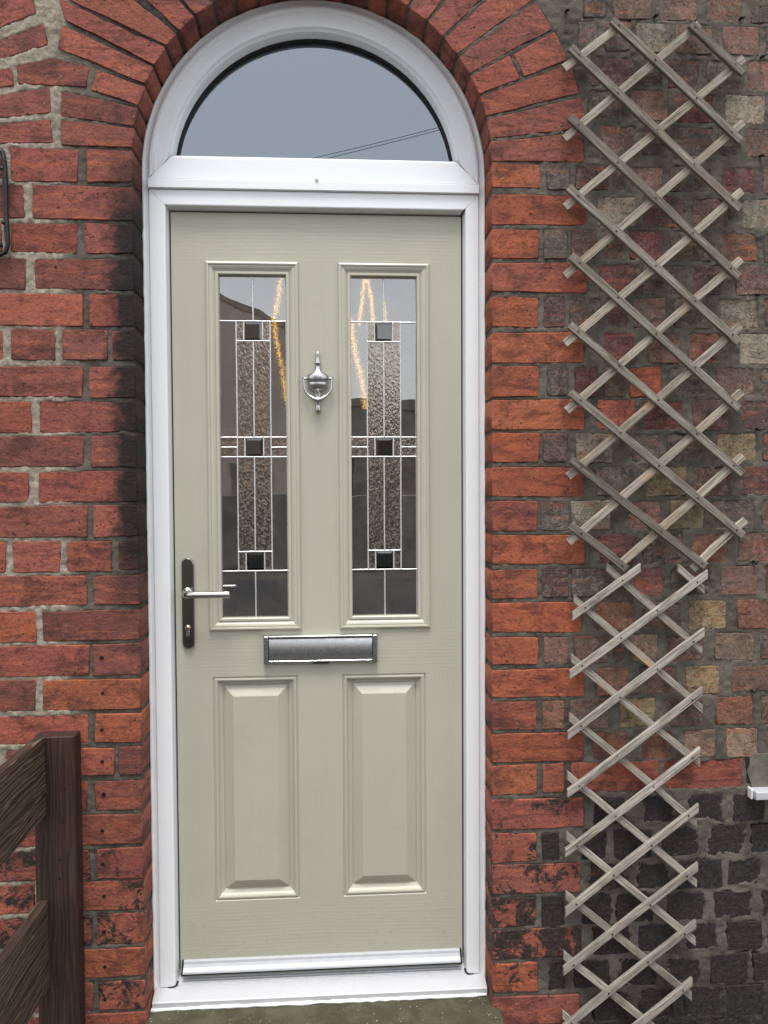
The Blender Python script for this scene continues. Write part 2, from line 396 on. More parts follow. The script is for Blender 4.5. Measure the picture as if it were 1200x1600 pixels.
def offset_ring(path, d, closed):
    """inward offset of a path of (x, z); inward = right of travel when going clockwise seen from the camera"""
    n = len(path); out = []
    for i, p in enumerate(path):
        p = Vector(p)
        a = Vector(path[i-1]) if (closed or i > 0) else None
        b = Vector(path[(i+1) % n]) if (closed or i < n-1) else None
        d1 = (p-a).normalized() if a is not None else None
        d2 = (b-p).normalized() if b is not None else None
        if d1 is None: d1 = d2
        if d2 is None: d2 = d1
        n1 = Vector((d1.y, -d1.x)); n2 = Vector((d2.y, -d2.x))
        mm = (n1+n2).normalized(); k = d/max(.2, mm.dot(n1))
        out.append(p+mm*k)
    return out
def sweep(name, path, profile, mat, parent=None, closed=False, smooth=False, jitter=0, cap_last=False):
    rings = []
    for ins, y in profile:
        rings.append([(q.x, y, q.y) for q in offset_ring(path, ins, closed)])
    n = len(path); vs = []; fs = []
    for r in rings: vs += [Vector(p)+Vector((random.uniform(-1, 1), random.uniform(-.4, .4), random.uniform(-1, 1)))*jitter for p in r]
    segs = n if closed else n-1
    for j in range(len(profile)-1):
        for i in range(segs):
            k = (i+1) % n
            fs.append((j*n+i, j*n+k, (j+1)*n+k, (j+1)*n+i))
    if cap_last: fs.append(tuple((len(profile)-1)*n+i for i in range(n)))
    return mk(name, vs, fs, mat, parent, smooth)
def rect(x0, x1, z0, z1): return [(x0, z0), (x0, z1), (x1, z1), (x1, z0)]      # clockwise from the camera
def lathe(name, cx, y, prof, mat, parent=None, n=20, ysc=1.0):
    """turned shape about a vertical axis; prof = [(r, z)]"""
    vs = []; fs = []
    for r, z in prof:
        for i in range(n):
            a = 2*math.pi*i/n; vs.append((cx+r*math.cos(a), y+r*ysc*math.sin(a), z))
    for j in range(len(prof)-1):
        for i in range(n):
            k = (i+1) % n; fs.append((j*n+i, j*n+k, (j+1)*n+k, (j+1)*n+i))
    fs.append(tuple(range(n))); fs.append(tuple((len(prof)-1)*n+i for i in reversed(range(n))))
    return mk(name, vs, fs, mat, parent, True)
def tube(name, pts, rad, mat, parent=None, n=8, closed=False):
    pts = [Vector(p) for p in pts]; vs = []; fs = []; N = len(pts)
    up = Vector((0, 1, 0)); prev = None
    for i, p in enumerate(pts):
        a = pts[i-1] if (i > 0 or closed) else p; b = pts[(i+1) % N] if (i < N-1 or closed) else p
        t = (b-a).normalized()
        s = t.cross(up)
        if s.length < 1e-3: s = t.cross(Vector((1, 0, 0)))
        if prev is not None:
            s = prev-t*prev.dot(t)
        s.normalize(); prev = s; w = t.cross(s)
        r = rad[i] if isinstance(rad, (list, tuple)) else rad
        for q in range(n):
            an = 2*math.pi*q/n; vs.append(p+s*(r*math.cos(an))+w*(r*math.sin(an)))
    for i in range(N if closed else N-1):
        for q in range(n):
            k = (q+1) % n; j = (i+1) % N
            fs.append((i*n+q, i*n+k, j*n+k, j*n+q))
    if not closed:
        fs.append(tuple(reversed(range(n)))); fs.append(tuple((N-1)*n+q for q in range(n)))
    return mk(name, vs, fs, mat, parent, True)

# ------------------------------------------------------------------ ground
GZ = 0.0
g = mk('ground', [(-60, -60, GZ), (60, -60, GZ), (60, 20, GZ), (-60, 20, GZ)], [(0, 1, 2, 3)], 'ground'); tag(g, None, kind='structure')
rd = box('road', -60, 60, -10.5, -4.5, -.05, .004, 'tarmac'); tag(rd, None, kind='structure')
pv = box('pavement', -60, 60, -4.5, -2.6, -.05, .12, 'tarmac', bev=.015); tag(pv, None, kind='structure')

# ------------------------------------------------------------------ wall: collect bricks as polygons in the wall plane (X, Z)
BR = []     # dict(poly=[(x,z)..] , col, mott, black, depth, reveal)
def srgb_j(c, j=.10):
    f = 1+random.uniform(-j, j); g_ = 1+random.uniform(-j, j)*.5
    return (c[0]*f, c[1]*f*g_, c[2]*f*g_)
CL = {  # base colours of the brick kinds
 'red':   ((.270, .080, .058), .04), 'redb':  ((.300, .086, .056), .03), 'orange': ((.315, .088, .044), .03),
 'dark':  ((.210, .070, .054), .08), 'purple': ((.150, .082, .076), .60), 'grey': ((.190, .150, .125), .80),
 'brown': ((.225, .140, .100), .65), 'pink': ((.330, .180, .140), .70), 'cream': ((.430, .365, .265), .70),
 'yellow': ((.420, .320, .165), .65), 'tan': ((.420, .290, .190), .60), 'maroon': ((.185, .065, .058), .50),
 'black': ((.085, .045, .036), .35), 'rust': ((.310, .135, .080), .50)}
def brick(poly, kind, black=0, deep=False, name='brick'):
    BR.append(dict(poly=[Vector(q) for q in poly], kind=kind, black=black, deep=deep, name=name))
def rowz(u, v0, v1): return PZ(u, v1, YW), PZ(u, v0, YW)
def wb(u0, u1, vt, vb, uref, kind, black=0, deep=False, snapL=False, snapR=False):
    z0, z1 = rowz(uref, vt, vb); vm = (vt+vb)/2
    x0 = PX(u0, vm, YW); x1 = PX(u1, vm, YW)
    if snapR: x1 = XL
    if snapL: x0 = XR
    j = .0022
    q = [(x0+(0 if snapL else random.uniform(-j, j)), z0+random.uniform(-j, j)), (x1+(0 if snapR else random.uniform(-j, j)), z0+random.uniform(-j, j)),
         (x1+(0 if snapR else random.uniform(-j, j)), z1+random.uniform(-j, j)), (x0+(0 if snapL else random.uniform(-j, j)), z1+random.uniform(-j, j))]
    brick(q, kind, black, deep)
# left wall courses: (top, bottom, [(u0, u1), ...]); the last brick of each runs to the door reveal
LROWS = [(233, 284, [(-110, 5), (16, 122), (134, 209)]), (291, 343, [(-62, 38), (50, 209)]), (349, 396, [(-115, 4), (16, 121), (131, 209)]),
 (404, 452, [(-60, 40), (53, 209)]), (461, 509, [(-30, 130), (139, 209)]), (516, 562, [(-75, 5), (17, 87), (96, 167), (176, 209)]),
 (573, 620, [(-30, 130), (139, 211)]), (628, 675, [(-110, 50), (61, 214)]), (682, 729, [(-30, 131), (141, 215)]), (737, 784, [(-110, 45), (60, 216)]),
 (791, 838, [(-20, 136), (144, 217)]), (847, 892, [(-70, 8), (20, 94), (104, 175), (185, 218)]), (900, 946, [(-20, 136), (146, 219)]),
 (955, 1001, [(-100, 56), (67, 221)]), (1008, 1055, [(-20, 139), (145, 222)]), (1062, 1109, [(-100, 55), (67, 222)]), (1117, 1161, [(-25, 139), (148, 222)]),
 (1170, 1212, [(-90, -5), (10, 90), (99, 179), (186, 222)]), (1222, 1267, [(-10, 137), (148, 222)]), (1275, 1321, [(-95, 58), (68, 222)]),
 (1328, 1374, [(-15, 140), (150, 222)]), (1380, 1423, [(-90, 55), (66, 222)]), (1431, 1477, [(-10, 143), (151, 222)]), (1485, 1529, [(-85, 60), (71, 222)]),
 (1536, 1580, [(-10, 146), (153, 222)]), (1587, 1630, [(-85, 62), (73, 222)]), (1639, 1684, [(-8, 148), (156, 222)])]
for i, (vt, vb, cs) in enumerate(LROWS):
    for j, (a, b) in enumerate(cs):
        last = j == len(cs)-1
        kd = random.choice(['red', 'red', 'red', 'redb', 'dark'] if i < 12 else ['red', 'redb', 'redb', 'orange', 'dark'])
        if i > 17: kd = random.choice(['redb', 'orange', 'redb', 'red'])
        wb(a, b, vt-.6, vb+.6, 130, kd, random.choice([0, 0, 25, 33]) if i > 18 else 0, last, snapR=last)
# right wall courses: quoin first, then the grimy header bricks
RROWS = [
 (-22, 25, [(912, 948, 'grey'), (958, 1018, 'brown'), (1030, 1090, 'pink'), (1104, 1160, 'brown'), (1172, 1250, 'grey')]),
 (31, 76, [(905, 935, 'grey'), (945, 985, 'grey'), (993, 1047, 'cream'), (1056, 1112, 'brown'), (1130, 1186, 'pink'), (1196, 1260, 'grey')]),
 (85, 131, [(925, 992, 'purple'), (1002, 1036, 'grey'), (1043, 1092, 'purple'), (1104, 1160, 'grey'), (1168, 1235, 'pink')]),
 (138, 185, [(918, 975, 'grey'), (985, 1044, 'brown'), (1054, 1118, 'maroon'), (1134, 1196, 'cream'), (1207, 1265, 'grey')]),
 (193, 238, [(936, 992, 'pink'), (1003, 1040, 'purple'), (1050, 1112, 'grey'), (1122, 1158, 'grey'), (1167, 1235, 'brown')]),
 (256, 295, [(768, 844, 'orange'), (854, 890, 'grey'), (900, 950, 'purple'), (985, 1036, 'pink'), (1046, 1112, 'grey'), (1127, 1181, 'maroon'), (1191, 1250, 'brown')]),
 (305, 352, [(768, 917, 'orange'), (932, 994, 'cream'), (1006, 1070, 'purple'), (1082, 1140, 'pink'), (1160, 1230, 'cream')]),
 (358, 404, [(768, 842, 'orange'), (850, 886, 'grey'), (893, 934, 'brown'), (985, 1036, 'maroon'), (1048, 1112, 'brown'), (1127, 1184, 'rust'), (1194, 1250, 'grey')]),
 (411, 457, [(768, 918, 'redb'), (935, 993, 'maroon'), (1004, 1072, 'grey'), (1084, 1130, 'purple'), (1150, 1225, 'pink')]),
 (464, 511, [(768, 840, 'orange'), (849, 882, 'purple'), (891, 939, 'grey'), (990, 1040, 'brown'), (1054, 1112, 'grey'), (1125, 1185, 'cream'), (1195, 1250, 'grey')]),
 (519, 567, [(768, 912, 'orange'), (943, 993, 'maroon'), (1012, 1062, 'pink'), (1077, 1123, 'rust'), (1156, 1222, 'cream')]),
 (573, 620, [(768, 842, 'orange'), (855, 888, 'grey'), (897, 935, 'maroon'), (985, 1033, 'orange'), (1046, 1106, 'grey'), (1119, 1179, 'pink'), (1190, 1250, 'grey')]),
 (625, 672, [(768, 914, 'orange'), (934, 993, 'redb'), (1004, 1066, 'maroon'), (1081, 1139, 'pink'), (1158, 1225, 'purple')]),
 (677, 722, [(768, 843, 'orange'), (849, 886, 'purple'), (899, 958, 'cream'), (989, 1033, 'grey'), (1043, 1096, 'grey'), (1121, 1182, 'yellow'), (1193, 1250, 'purple')]),
 (730, 776, [(768, 912, 'orange'), (932, 991, 'grey'), (1010, 1073, 'yellow'), (1085, 1142, 'pink'), (1158, 1225, 'maroon')]),
 (783, 829, [(768, 840, 'red'), (845, 888, 'grey'), (893, 955, 'cream'), (982, 1034, 'pink'), (1048, 1100, 'yellow'), (1115, 1178, 'grey'), (1190, 1250, 'brown')]),
 (836, 882, [(768, 914, 'orange'), (935, 993, 'maroon'), (1004, 1066, 'grey'), (1081, 1137, 'rust'), (1154, 1222, 'pink')]),
 (889, 934, [(768, 840, 'orange'), (847, 888, 'purple'), (893, 953, 'grey'), (987, 1035, 'maroon'), (1048, 1110, 'grey'), (1127, 1183, 'pink'), (1195, 1250, 'maroon')]),
 (942, 988, [(768, 909, 'orange'), (932, 991, 'rust'), (1004, 1064, 'brown'), (1077, 1135, 'yellow'), (1152, 1220, 'rust')]),
 (995, 1037, [(768, 840, 'orange'), (849, 888, 'pink'), (897, 951, 'brown'), (987, 1027, 'tan'), (1041, 1100, 'pink'), (1118, 1177, 'tan'), (1188, 1250, 'grey')]),
 (1045, 1089, [(768, 912, 'orange'), (932, 981, 'rust'), (1000, 1058, 'brown'), (1072, 1123, 'yellow'), (1142, 1222, 'brown')]),
 (1095, 1140, [(768, 838, 'redb'), (847, 882, 'rust'), (891, 951, 'brown'), (970, 1024, 'yellow'), (1040, 1100, 'brown'), (1118, 1175, 'rust'), (1190, 1250, 'brown')]),
 (1146, 1191, [(768, 912, 'orange'), (926, 981, 'rust'), (1004, 1050, 'rust'), (1070, 1117, 'tan'), (1135, 1185, 'tan'), (1197, 1250, 'grey')]),
 (1194, 1240, [(768, 839, 'orange'), (847, 882, 'redb'), (893, 1030, 'redb'), (1036, 1162, 'redb')]),
 (1248, 1294, [(768, 912, 'red', 27), (925, 980, 'black', 70), (1001, 1060, 'black', 99), (1073, 1131, 'black', 95), (1144, 1196, 'black', 80), (1206, 1260, 'black', 90)]),
 (1300, 1346, [(768, 838, 'redb', 28), (845, 876, 'black', 99), (910, 948, 'black', 95), (960, 1018, 'black', 99), (1031, 1093, 'black', 99), (1106, 1164, 'black', 99), (1172, 1240, 'black', 95)]),
 (1351, 1396, [(768, 908, 'red', 31), (922, 985, 'black', 60), (995, 1048, 'black', 80), (1060, 1128, 'black', 99), (1137, 1190, 'black', 99), (1200, 1255, 'black', 99)]),
 (1401, 1447, [(768, 838, 'redb', 37), (847, 882, 'black', 99), (912, 954, 'black', 99), (962, 1022, 'black', 99), (1039, 1102, 'black', 99), (1114, 1177, 'black', 99), (1188, 1250, 'black', 99)]),
 (1451, 1497, [(768, 910, 'redb', 38), (925, 985, 'black', 80), (997, 1055, 'black', 99), (1068, 1125, 'black', 95), (1135, 1192, 'black', 99), (1202, 1255, 'black', 99)]),
 (1503, 1548, [(768, 841, 'orange', 27), (858, 884, 'black', 90), (895, 955, 'black', 85), (968, 1025, 'black', 90), (1038, 1098, 'black', 97), (1110, 1166, 'black', 99), (1176, 1240, 'black', 99)]),
 (1555, 1600, [(768, 905, 'red', 20), (925, 985, 'black', 85), (998, 1056, 'black', 85), (1068, 1126, 'black', 97), (1136, 1192, 'black', 97), (1204, 1255, 'black', 97)]),
 (1606, 1650, [(768, 840, 'red', 40), (850, 884, 'black', 90), (895, 955, 'black', 90), (968, 1025, 'black', 90), (1038, 1098, 'black', 97), (1110, 1166, 'black', 99)])]
for vt, vb, cs in RROWS:
    full = [cs[0]]
    for c in cs[1:]:
        g0, g1 = full[-1][1], c[0]
        if g1-g0 > 34 and vt > 0: full.append((g0+8, g1-9, random.choice(['grey', 'purple', 'brown', 'grey']) if vt < 1245 else 'black', 0 if vt < 1245 else 90))
        full.append(c)
    cs = full
    for j, c in enumerate(cs):
        q = c[0] == 768
        sh = random.uniform(-1.0, 3.0) if c[2] == 'black' else 0; bl = c[3] if len(c) > 3 else 0
        if c[2] == 'black': bl = int(bl*random.uniform(.55, 1.0))
        wb(c[0]+sh, c[1]-sh, vt+sh*.7, vb-sh*.7, 850, c[2], bl, q, snapL=q)
# brickwork of the arches: the bricks meeting beside the springing, traced one by one, then the voussoirs
def intr(a, r=None): r = r or RO; return (XC+r*math.cos(a), ZS+r*math.sin(a))
def tp(pts, kind, snap=False):
    q = [P(x/4.615, y/4.615, YW) for x, y in pts]; q = [Vector((p.x, p.z)) for p in q]
    if snap:
        for i in (1, 2):
            d = q[i]-Vector((XC, ZS))
            q[i] = Vector((XL, q[i].y)) if d.y < 0 else Vector((XC, ZS))+d.normalized()*RO
    brick(q, kind, 0, snap, 'arch_brick' if snap else 'brick')
tp([(-200, -120), (215, -120), (262, 92), (-200, 290)], 'red')
tp([(-200, 365), (312, 165), (350, 318), (-200, 500)], 'dark')
tp([(-200, 535), (78, 487), (98, 618), (-200, 672)], 'red')
tp([(112, 468), (388, 412), (648, 480), (618, 628), (132, 604)], 'red')
tp([(-200, 712), (356, 626), (366, 812), (-200, 873)], 'red')
tp([(-200, 910), (362, 853), (383, 1030), (-200, 1040)], 'red')
tp([(437, 862), (960, 922), (945, 1062), (437, 1046)], 'red', True)
tp([(438, 650), (988, 772), (960, 905), (432, 836)], 'dark', True)
tp([(702, 500), (1038, 622), (1000, 755), (648, 648)], 'red', True)
tp([(445, 180), (1100, 480), (1040, 604), (418, 346)], 'redb', True)
tp([(420, -14), (1192, 350), (1106, 465), (472, 142)], 'red', True)
tp([(790, -138), (1272, 243), (1206, 332), (345, -82)], 'redb', True)
a1 = math.pi-math.atan2(*(lambda p: (p.z-ZS, XC-p.x))(P(278, 49, YW)))
NV = 19; R2 = RO+.232
for i in range(NV):
    a, b = a1*i/NV, a1*(i+1)/NV
    gi, go = .0035/RO, .0045/R2
    r2 = R2+random.uniform(-.006, .006); cutk = random.random()
    kd = random.choice(['red', 'redb', 'orange', 'redb', 'red']) if i < 12 else random.choice(['red', 'dark', 'red', 'redb'])
    def seg(ra, rb, deep): brick([intr(b-gi, ra), intr(a+gi, ra), intr(a+go, rb), intr(b-go, rb)], kd, 0, deep, 'arch_brick')
    if i % 5 == 3: seg(RO, RO+.108, True); seg(RO+.117, r2, False)
    else: seg(RO, r2, True)

# bricks outside the picture, laid as plain header courses
EX = []
zc0 = PZ(850, 1240, YW); pitch = (PZ(850, 250, YW)-PZ(850, 1248, YW))/19.0
GX0, GX1, GZ0, GZ1 = -1.45, 1.60, 0.0, 2.95
def covered(x0, x1, z0, z1):
    for b in BR:
        xs = [q[0] for q in b['poly']]; zs = [q[1] for q in b['poly']]
        if min(xs) < x1-.003 and max(xs) > x0+.003 and min(zs) < z1-.012 and max(zs) > z0+.012: return True
    for cx in (x0, (x0+x1)/2, x1):
        for cz in (z0, (z0+z1)/2, z1):
            d = math.hypot(cx-XC, cz-ZS)
            if d < R2+.02 and cz > ZS-.02: return True
            if cz <= ZS and XL-.02 < cx < XR+.02: return True
    return False
row = -20
while True:
    z0 = zc0+row*pitch+.008; z1 = z0+pitch-.013; row += 1
    if z1 < 0.0: continue
    if z0 > GZ1: break
    x = GX0-.05+(.058 if row % 2 else 0)
    while x < GX1:
        w = .107
        if not covered(x+.004, x+w-.004, z0, z1): EX.append([Vector((x, z0)), Vector((x+w, z0)), Vector((x+w, z1)), Vector((x, z1))])
        x += w+.010

# ---- mortar bed: a fine relief that laps over the edges of the bricks
def vnoise(X, Z, s, seed):
    r = np.random.RandomState(seed); n = 256; T = r.rand(n, n)
    x = X/s; z = Z/s; xi = np.floor(x).astype(int); zi = np.floor(z).astype(int); fx = x-xi; fz = z-zi
    fx = fx*fx*(3-2*fx); fz = fz*fz*(3-2*fz)
    g_ = lambda a, b: T[a % n, b % n]
    return (g_(xi, zi)*(1-fx)+g_(xi+1, zi)*fx)*(1-fz)+(g_(xi, zi+1)*(1-fx)+g_(xi+1, zi+1)*fx)*fz-.5
CELL = .0042
nx = int((GX1-GX0)/CELL)+1; nz = int((GZ1-GZ0)/CELL)+1
gx = GX0+np.arange(nx)*CELL; gz = GZ0+np.arange(nz)*CELL
X, Z = np.meshgrid(gx, gz)
SD = np.full(X.shape, 1.0)
def polysd(poly):
    c = sum(poly, Vector((0, 0)))/len(poly)
    xs = [q.x for q in poly]; zs = [q.y for q in poly]; mg = .03
    i0 = max(0, int((min(xs)-mg-GX0)/CELL)); i1 = min(nx, int((max(xs)+mg-GX0)/CELL)+2)
    j0 = max(0, int((min(zs)-mg-GZ0)/CELL)); j1 = min(nz, int((max(zs)+mg-GZ0)/CELL)+2)
    if i1 <= i0 or j1 <= j0: return
    xx = X[j0:j1, i0:i1]; zz = Z[j0:j1, i0:i1]; s = np.full(xx.shape, -1.0); n = len(poly)
    for k in range(n):
        a = poly[k]; b = poly[(k+1) % n]; e = (b-a); L = e.length
        if L < 1e-5: continue
        nn = Vector((e.y, -e.x))/L
        if nn.dot(c-a) > 0: nn = -nn
        s = np.maximum(s, (xx-a.x)*nn.x+(zz-a.y)*nn.y)
    SD[j0:j1, i0:i1] = np.minimum(SD[j0:j1, i0:i1], s)
for b in BR: polysd(b['poly'])
for e in EX: polysd(e)
right = np.clip((X-XR+.02)/.04, 0, 1)
grimy = np.clip((X-PX(912, 700, YW))/.03, 0, 1)          # header bricks right of the quoins: smeared pointing
nA = vnoise(X, Z, .018, 1)+.6*vnoise(X, Z, .009, 2)+.5*vnoise(X, Z, .0055, 21); nB = vnoise(X, Z, .06, 3); nC = vnoise(X, Z, .012, 4)+.7*vnoise(X, Z, .006, 5)
low = np.clip((PZ(1000, 1240, YW)-Z)/.03, 0, 1)*grimy
SDp = SD+nA*.006*low+nB*.008*low+.0010*low+nA*(.0040*(1-grimy)+.0058*grimy)+nB*.003*grimy+.0012*grimy+.0006
level = -.0012*(1-grimy)-.0004*grimy+nC*.0034+nB*.0022
nearleft = np.clip((X-PX(100, 700, YW))/.03, 0, 1)*(1-right)
level = level-.0016*nearleft-.0012*right*(1-grimy)
t = np.clip((SDp+.0060)/.0052, 0, 1); t = t*t*(3-2*t)
Hh = level*t-.013*(1-t)
# opening
dA = np.hypot(X-XC, Z-ZS); ins = ((Z > ZS) & (dA < RO)) | ((Z <= ZS) & (X > XL) & (X < XR))
def build_mortar():
    keep = ~(ins[:-1, :-1] & ins[1:, :-1] & ins[:-1, 1:] & ins[1:, 1:])
    Xs = X.copy(); Zs = Z.copy()
    up = ins & (Z > ZS); d = np.maximum(dA, 1e-6)
    Xs[up] = (XC+(X-XC)/d*(RO+.0015))[up]; Zs[up] = (ZS+(Z-ZS)/d*(RO+.0015))[up]
    lo = ins & (Z <= ZS); Xs[lo] = np.where(X < XC, XL-.0015, XR+.0015)[lo]
    H2 = Hh.copy(); H2[ins] = -.006
    idx = np.arange(nx*nz).reshape(nz, nx)
    q = np.stack([idx[:-1, :-1], idx[:-1, 1:], idx[1:, 1:], idx[1:, :-1]], -1)[keep]
    used = np.zeros(nx*nz, bool); used[q.ravel()] = True
    remap = np.cumsum(used)-1
    co = np.stack([Xs.ravel(), (YW-H2).ravel(), Zs.ravel()], -1)[used]
    q = remap[q]
    me = bpy.data.meshes.new('house_wall')
    me.vertices.add(len(co)); me.vertices.foreach_set('co', co.ravel().astype(np.float32))
    me.loops.add(q.size); me.loops.foreach_set('vertex_index', q.ravel().astype(np.int32))
    me.polygons.add(len(q)); me.polygons.foreach_set('loop_start', np.arange(0, q.size, 4, dtype=np.int32))
    me.update(calc_edges=True); me.validate()
    me.polygons.foreach_set('use_smooth', np.ones(len(q), bool))
    me.materials.append(M['mortar'])
    o = bpy.data.objects.new('house_wall', me); COL.objects.link(o); return o
wall = build_mortar()
tag(wall, 'weathered red brick house front with an arched doorway and repointed joints', 'wall')

# ---- bricks
def brick_mesh(poly, face_y, back_y, seed, inset=.0020, npts=18):
    rr = random.Random(seed)
    n = len(poly); c = sum(poly, Vector((0, 0)))/n
    if sum((poly[i].x*poly[(i+1) % n].y-poly[(i+1) % n].x*poly[i].y) for i in range(n)) < 0: poly = poly[::-1]
    per = sum((poly[(i+1) % n]-poly[i]).length for i in range(n)); out = []
    for i in range(n):
        a, b = poly[i], poly[(i+1) % n]; L = (b-a).length
        k = max(2, round(npts*L/per)); rad = min(.0012+rr.random()*.0032, L*.25)/L
        ts = [rad]+[rad+(1-2*rad)*j/(k-1) for j in range(1, k-1)]+[1-rad]
        nn = Vector(((b-a).y, -(b-a).x))/L
        for t_ in ts: out.append(a.lerp(b, t_)+nn*rr.uniform(-.0014, .0008))
    N = len(out); vs = []
    def ring(d, y, jit):
        for p in out:
            q = p+(c-p).normalized()*0
            e = c-p; s = Vector((d*max(-1, min(1, e.x/.012)), d*max(-1, min(1, e.y/.012))))
            q = p+s
            vs.append((q.x, y+rr.uniform(-jit, jit), q.y))
    ring(0, back_y, 0); ring(0, face_y+.0024, .0006); ring(inset*.35, face_y+.0007, .0004); ring(inset, face_y, .0003)
    fs = []
    for j in range(3):
        for i in range(N):
            k = (i+1) % N; fs.append((j*N+i, j*N+k, (j+1)*N+k, (j+1)*N+i))
    fs.append(tuple(3*N+i for i in range(N)))
    return vs, fs
PAL = {}
for n_, b in enumerate(BR):
    fy = YW+random.uniform(-.0016, .0014)
    vs, fs = brick_mesh(b['poly'], fy, .045 if b['deep'] else YW+.022, n_)
    o = mk(b['name'], vs, fs, 'brick', wall)
    me = o.data; me.polygons.foreach_set('use_smooth', [True]*(len(fs)-1)+[False])
    col, mott = CL[b['kind']]; col = srgb_j(col, .16)
    if mott > .4 and not b['deep']: col = tuple(.84*q for q in col)
    o.color = (*col, mott*random.uniform(.75, 1.2)); o.pass_index = b['black']
for plinth in (False, True):
  vs, fs = [], []
  for i, e in enumerate(EX):
    if (e[0].y < PZ(1000, 1225, YW) and e[0].x > 0) != plinth: continue
    v, f = brick_mesh(e, YW+random.uniform(-.001, .001), YW+.02, 5000+i, npts=8)
    k = len(vs); vs += v; fs += [tuple(a+k for a in q) for q in f]
  o = mk('outer_bricks', vs, fs, 'brick', wall); o['kind'] = 'stuff'; o.color = (.18, .085, .06, .5); o.pass_index = 95 if plinth else 0

# ---- reveal bed behind the quoins, and the plain wall further out
NARC = 48
def outline(off):
    """U-shaped edge of the opening from the foot of the left side, over the arch, to the foot of the right side"""
    pts = [(XL+off, 0.02), (XL+off, ZS*.35), (XL+off, ZS*.7)]
    for i in range(NARC+1):
        a = math.pi-math.pi*i/NARC; pts.append((XC+(RO-off)*math.cos(a), ZS+(RO-off)*math.sin(a)))
    return pts+[(XR-off, ZS*.7), (XR-off, ZS*.35), (XR-off, 0.02)]
sweep('reveal_mortar', outline(-.0035), [(0, YW+.004), (0, .12)], 'mortar', wall, smooth=False)
W0 = YW+.012
for x0, x1, z0, z1 in ((-6, GX0, 0, 5.4), (GX1, 6, 0, 5.4), (GX0, GX1, GZ1, 5.4)):
    box('wall_panel', x0, x1, W0-.012, .2, z0, z1, 'far_brick', wall)
# drilled plug holes in the left bricks
for u, v, r in ((159, 1028, .0050), (160.5, 1083, .0036), (159.5, 1140, .0042), (160, 1190, .0042), (162, 1241, .0046), (160, 1298, .0038), (161, 1350, .0046),
                (162.5, 1400, .0036), (162.5, 1456, .0046), (164, 1510, .0040), (164, 1561, .0042), (87, 417+0, .0026)):
    p = P(u, v, YW)
    mk('plug_hole', [(p.x+r*math.cos(a*.785), YW-.0024, p.z+r*math.sin(a*.785)) for a in range(8)]+[(p.x+r*math.cos(a*.785), YW+.006, p.z+r*math.sin(a*.785)) for a in range(8)],
       [tuple(range(8))]+[(a, (a+1) % 8, 8+(a+1) % 8, 8+a) for a in range(8)], 'nail', wall)

# ------------------------------------------------------------------ white door frame
fr = empty('door_frame', (XC, 0, ZSILL))
tag(fr, 'white plastic door frame with an arched fanlight above the sage green door', 'door frame')
sweep('outer_trim', outline(.0005), [(0, .10), (0, .006), (.004, .004), (.0125, .004), (.0145, .006), (.0145, .05)], 'upvc', fr)
# lumpy bead of sealant against the brick
pts = []
for i, (x, z) in enumerate(outline(.0022)): pts.append((x, z))
dense = []
for a, b in zip(pts, pts[1:]):
    L = math.dist(a, b); k = max(1, int(L/.022))
    for j in range(k): dense.append((a[0]+(b[0]-a[0])*j/k, .0045, a[1]+(b[1]-a[1])*j/k))
dense = [d for d in dense if d[2] > ZSILL]
tube('sealant_bead', [(x+random.uniform(-.0006, .0006), y+random.uniform(-.001, .001), z) for x, y, z in dense], [random.uniform(.0034, .0046) for _ in dense], 'sealant', fr, 7)
# frame round the leaf, mitred at the head
def bar(name, p0, p1, nin, profile, m0, m1, mat, parent):
    p0 = Vector(p0); p1 = Vector(p1); nin = Vector(nin); d = (p1-p0).normalized(); vs = []
    for ins, y in profile:
        for p, s in ((p0, m0), (p1, -m1)):
            q = p+nin*ins+d*(ins*s+(.00035 if s > 0 else -.00035 if s < 0 else 0)); vs.append((q.x, y, q.y))
    fs = [(2*j, 2*j+1, 2*j+3, 2*j+2) for j in range(len(profile)-1)]
    return mk(name, vs, fs, mat, parent)
zhead = PZ(494, 299.5, 0.0); xl, xr = XL+.0150, XR-.0150
zfoot = PZ(500, 1531, 0.0)
SLT = PZ(494, 335, YS); SLL = PX(266.5, 340, YS); SLR = PX(720.2, 345, YS)
wj = (SLL-.004)-xl
def jprof(w): return [(0, .05), (0, .002), (.002, -.001), (w-.0065, -.001), (w-.0045, -.0002), (w-.0033, .002), (w-.0005, YS-.005), (w, YS-.002), (w, YS+.05)]
wr = xr-(SLR+.004)
wh = zhead-(SLT+.004)
bar('jamb', (xl, zfoot), (xl, zhead), (1, 0), jprof(wj), 0, 1, 'upvc', fr)
bar('jamb', (xr, zhead), (xr, zfoot), (-1, 0), jprof(wr), 1, 0, 'upvc', fr)
bar('head', (xl, zhead), (xr, zhead), (0, -1), jprof(wh), 1, 1, 'upvc', fr)
# dark weather gasket behind the gap round the leaf
sweep('gasket', [(SLL-.005, zfoot), (SLL-.005, SLT+.005), (SLR+.005, SLT+.005), (SLR+.005, zfoot)], [(0, YS+.012), (.012, YS+.012)], 'black', fr)
# transom
zb0, zb1 = PZ(494, 297.5, -.01), PZ(494, 283, -.01)
tb = sweep('transom_bead', rect(xl-.0005, xr+.0005, zb0, zb1), [(0, .03), (0, -.006), (.0018, -.009), (.004, -.009)], 'upvc', fr, closed=True, cap_last=True)
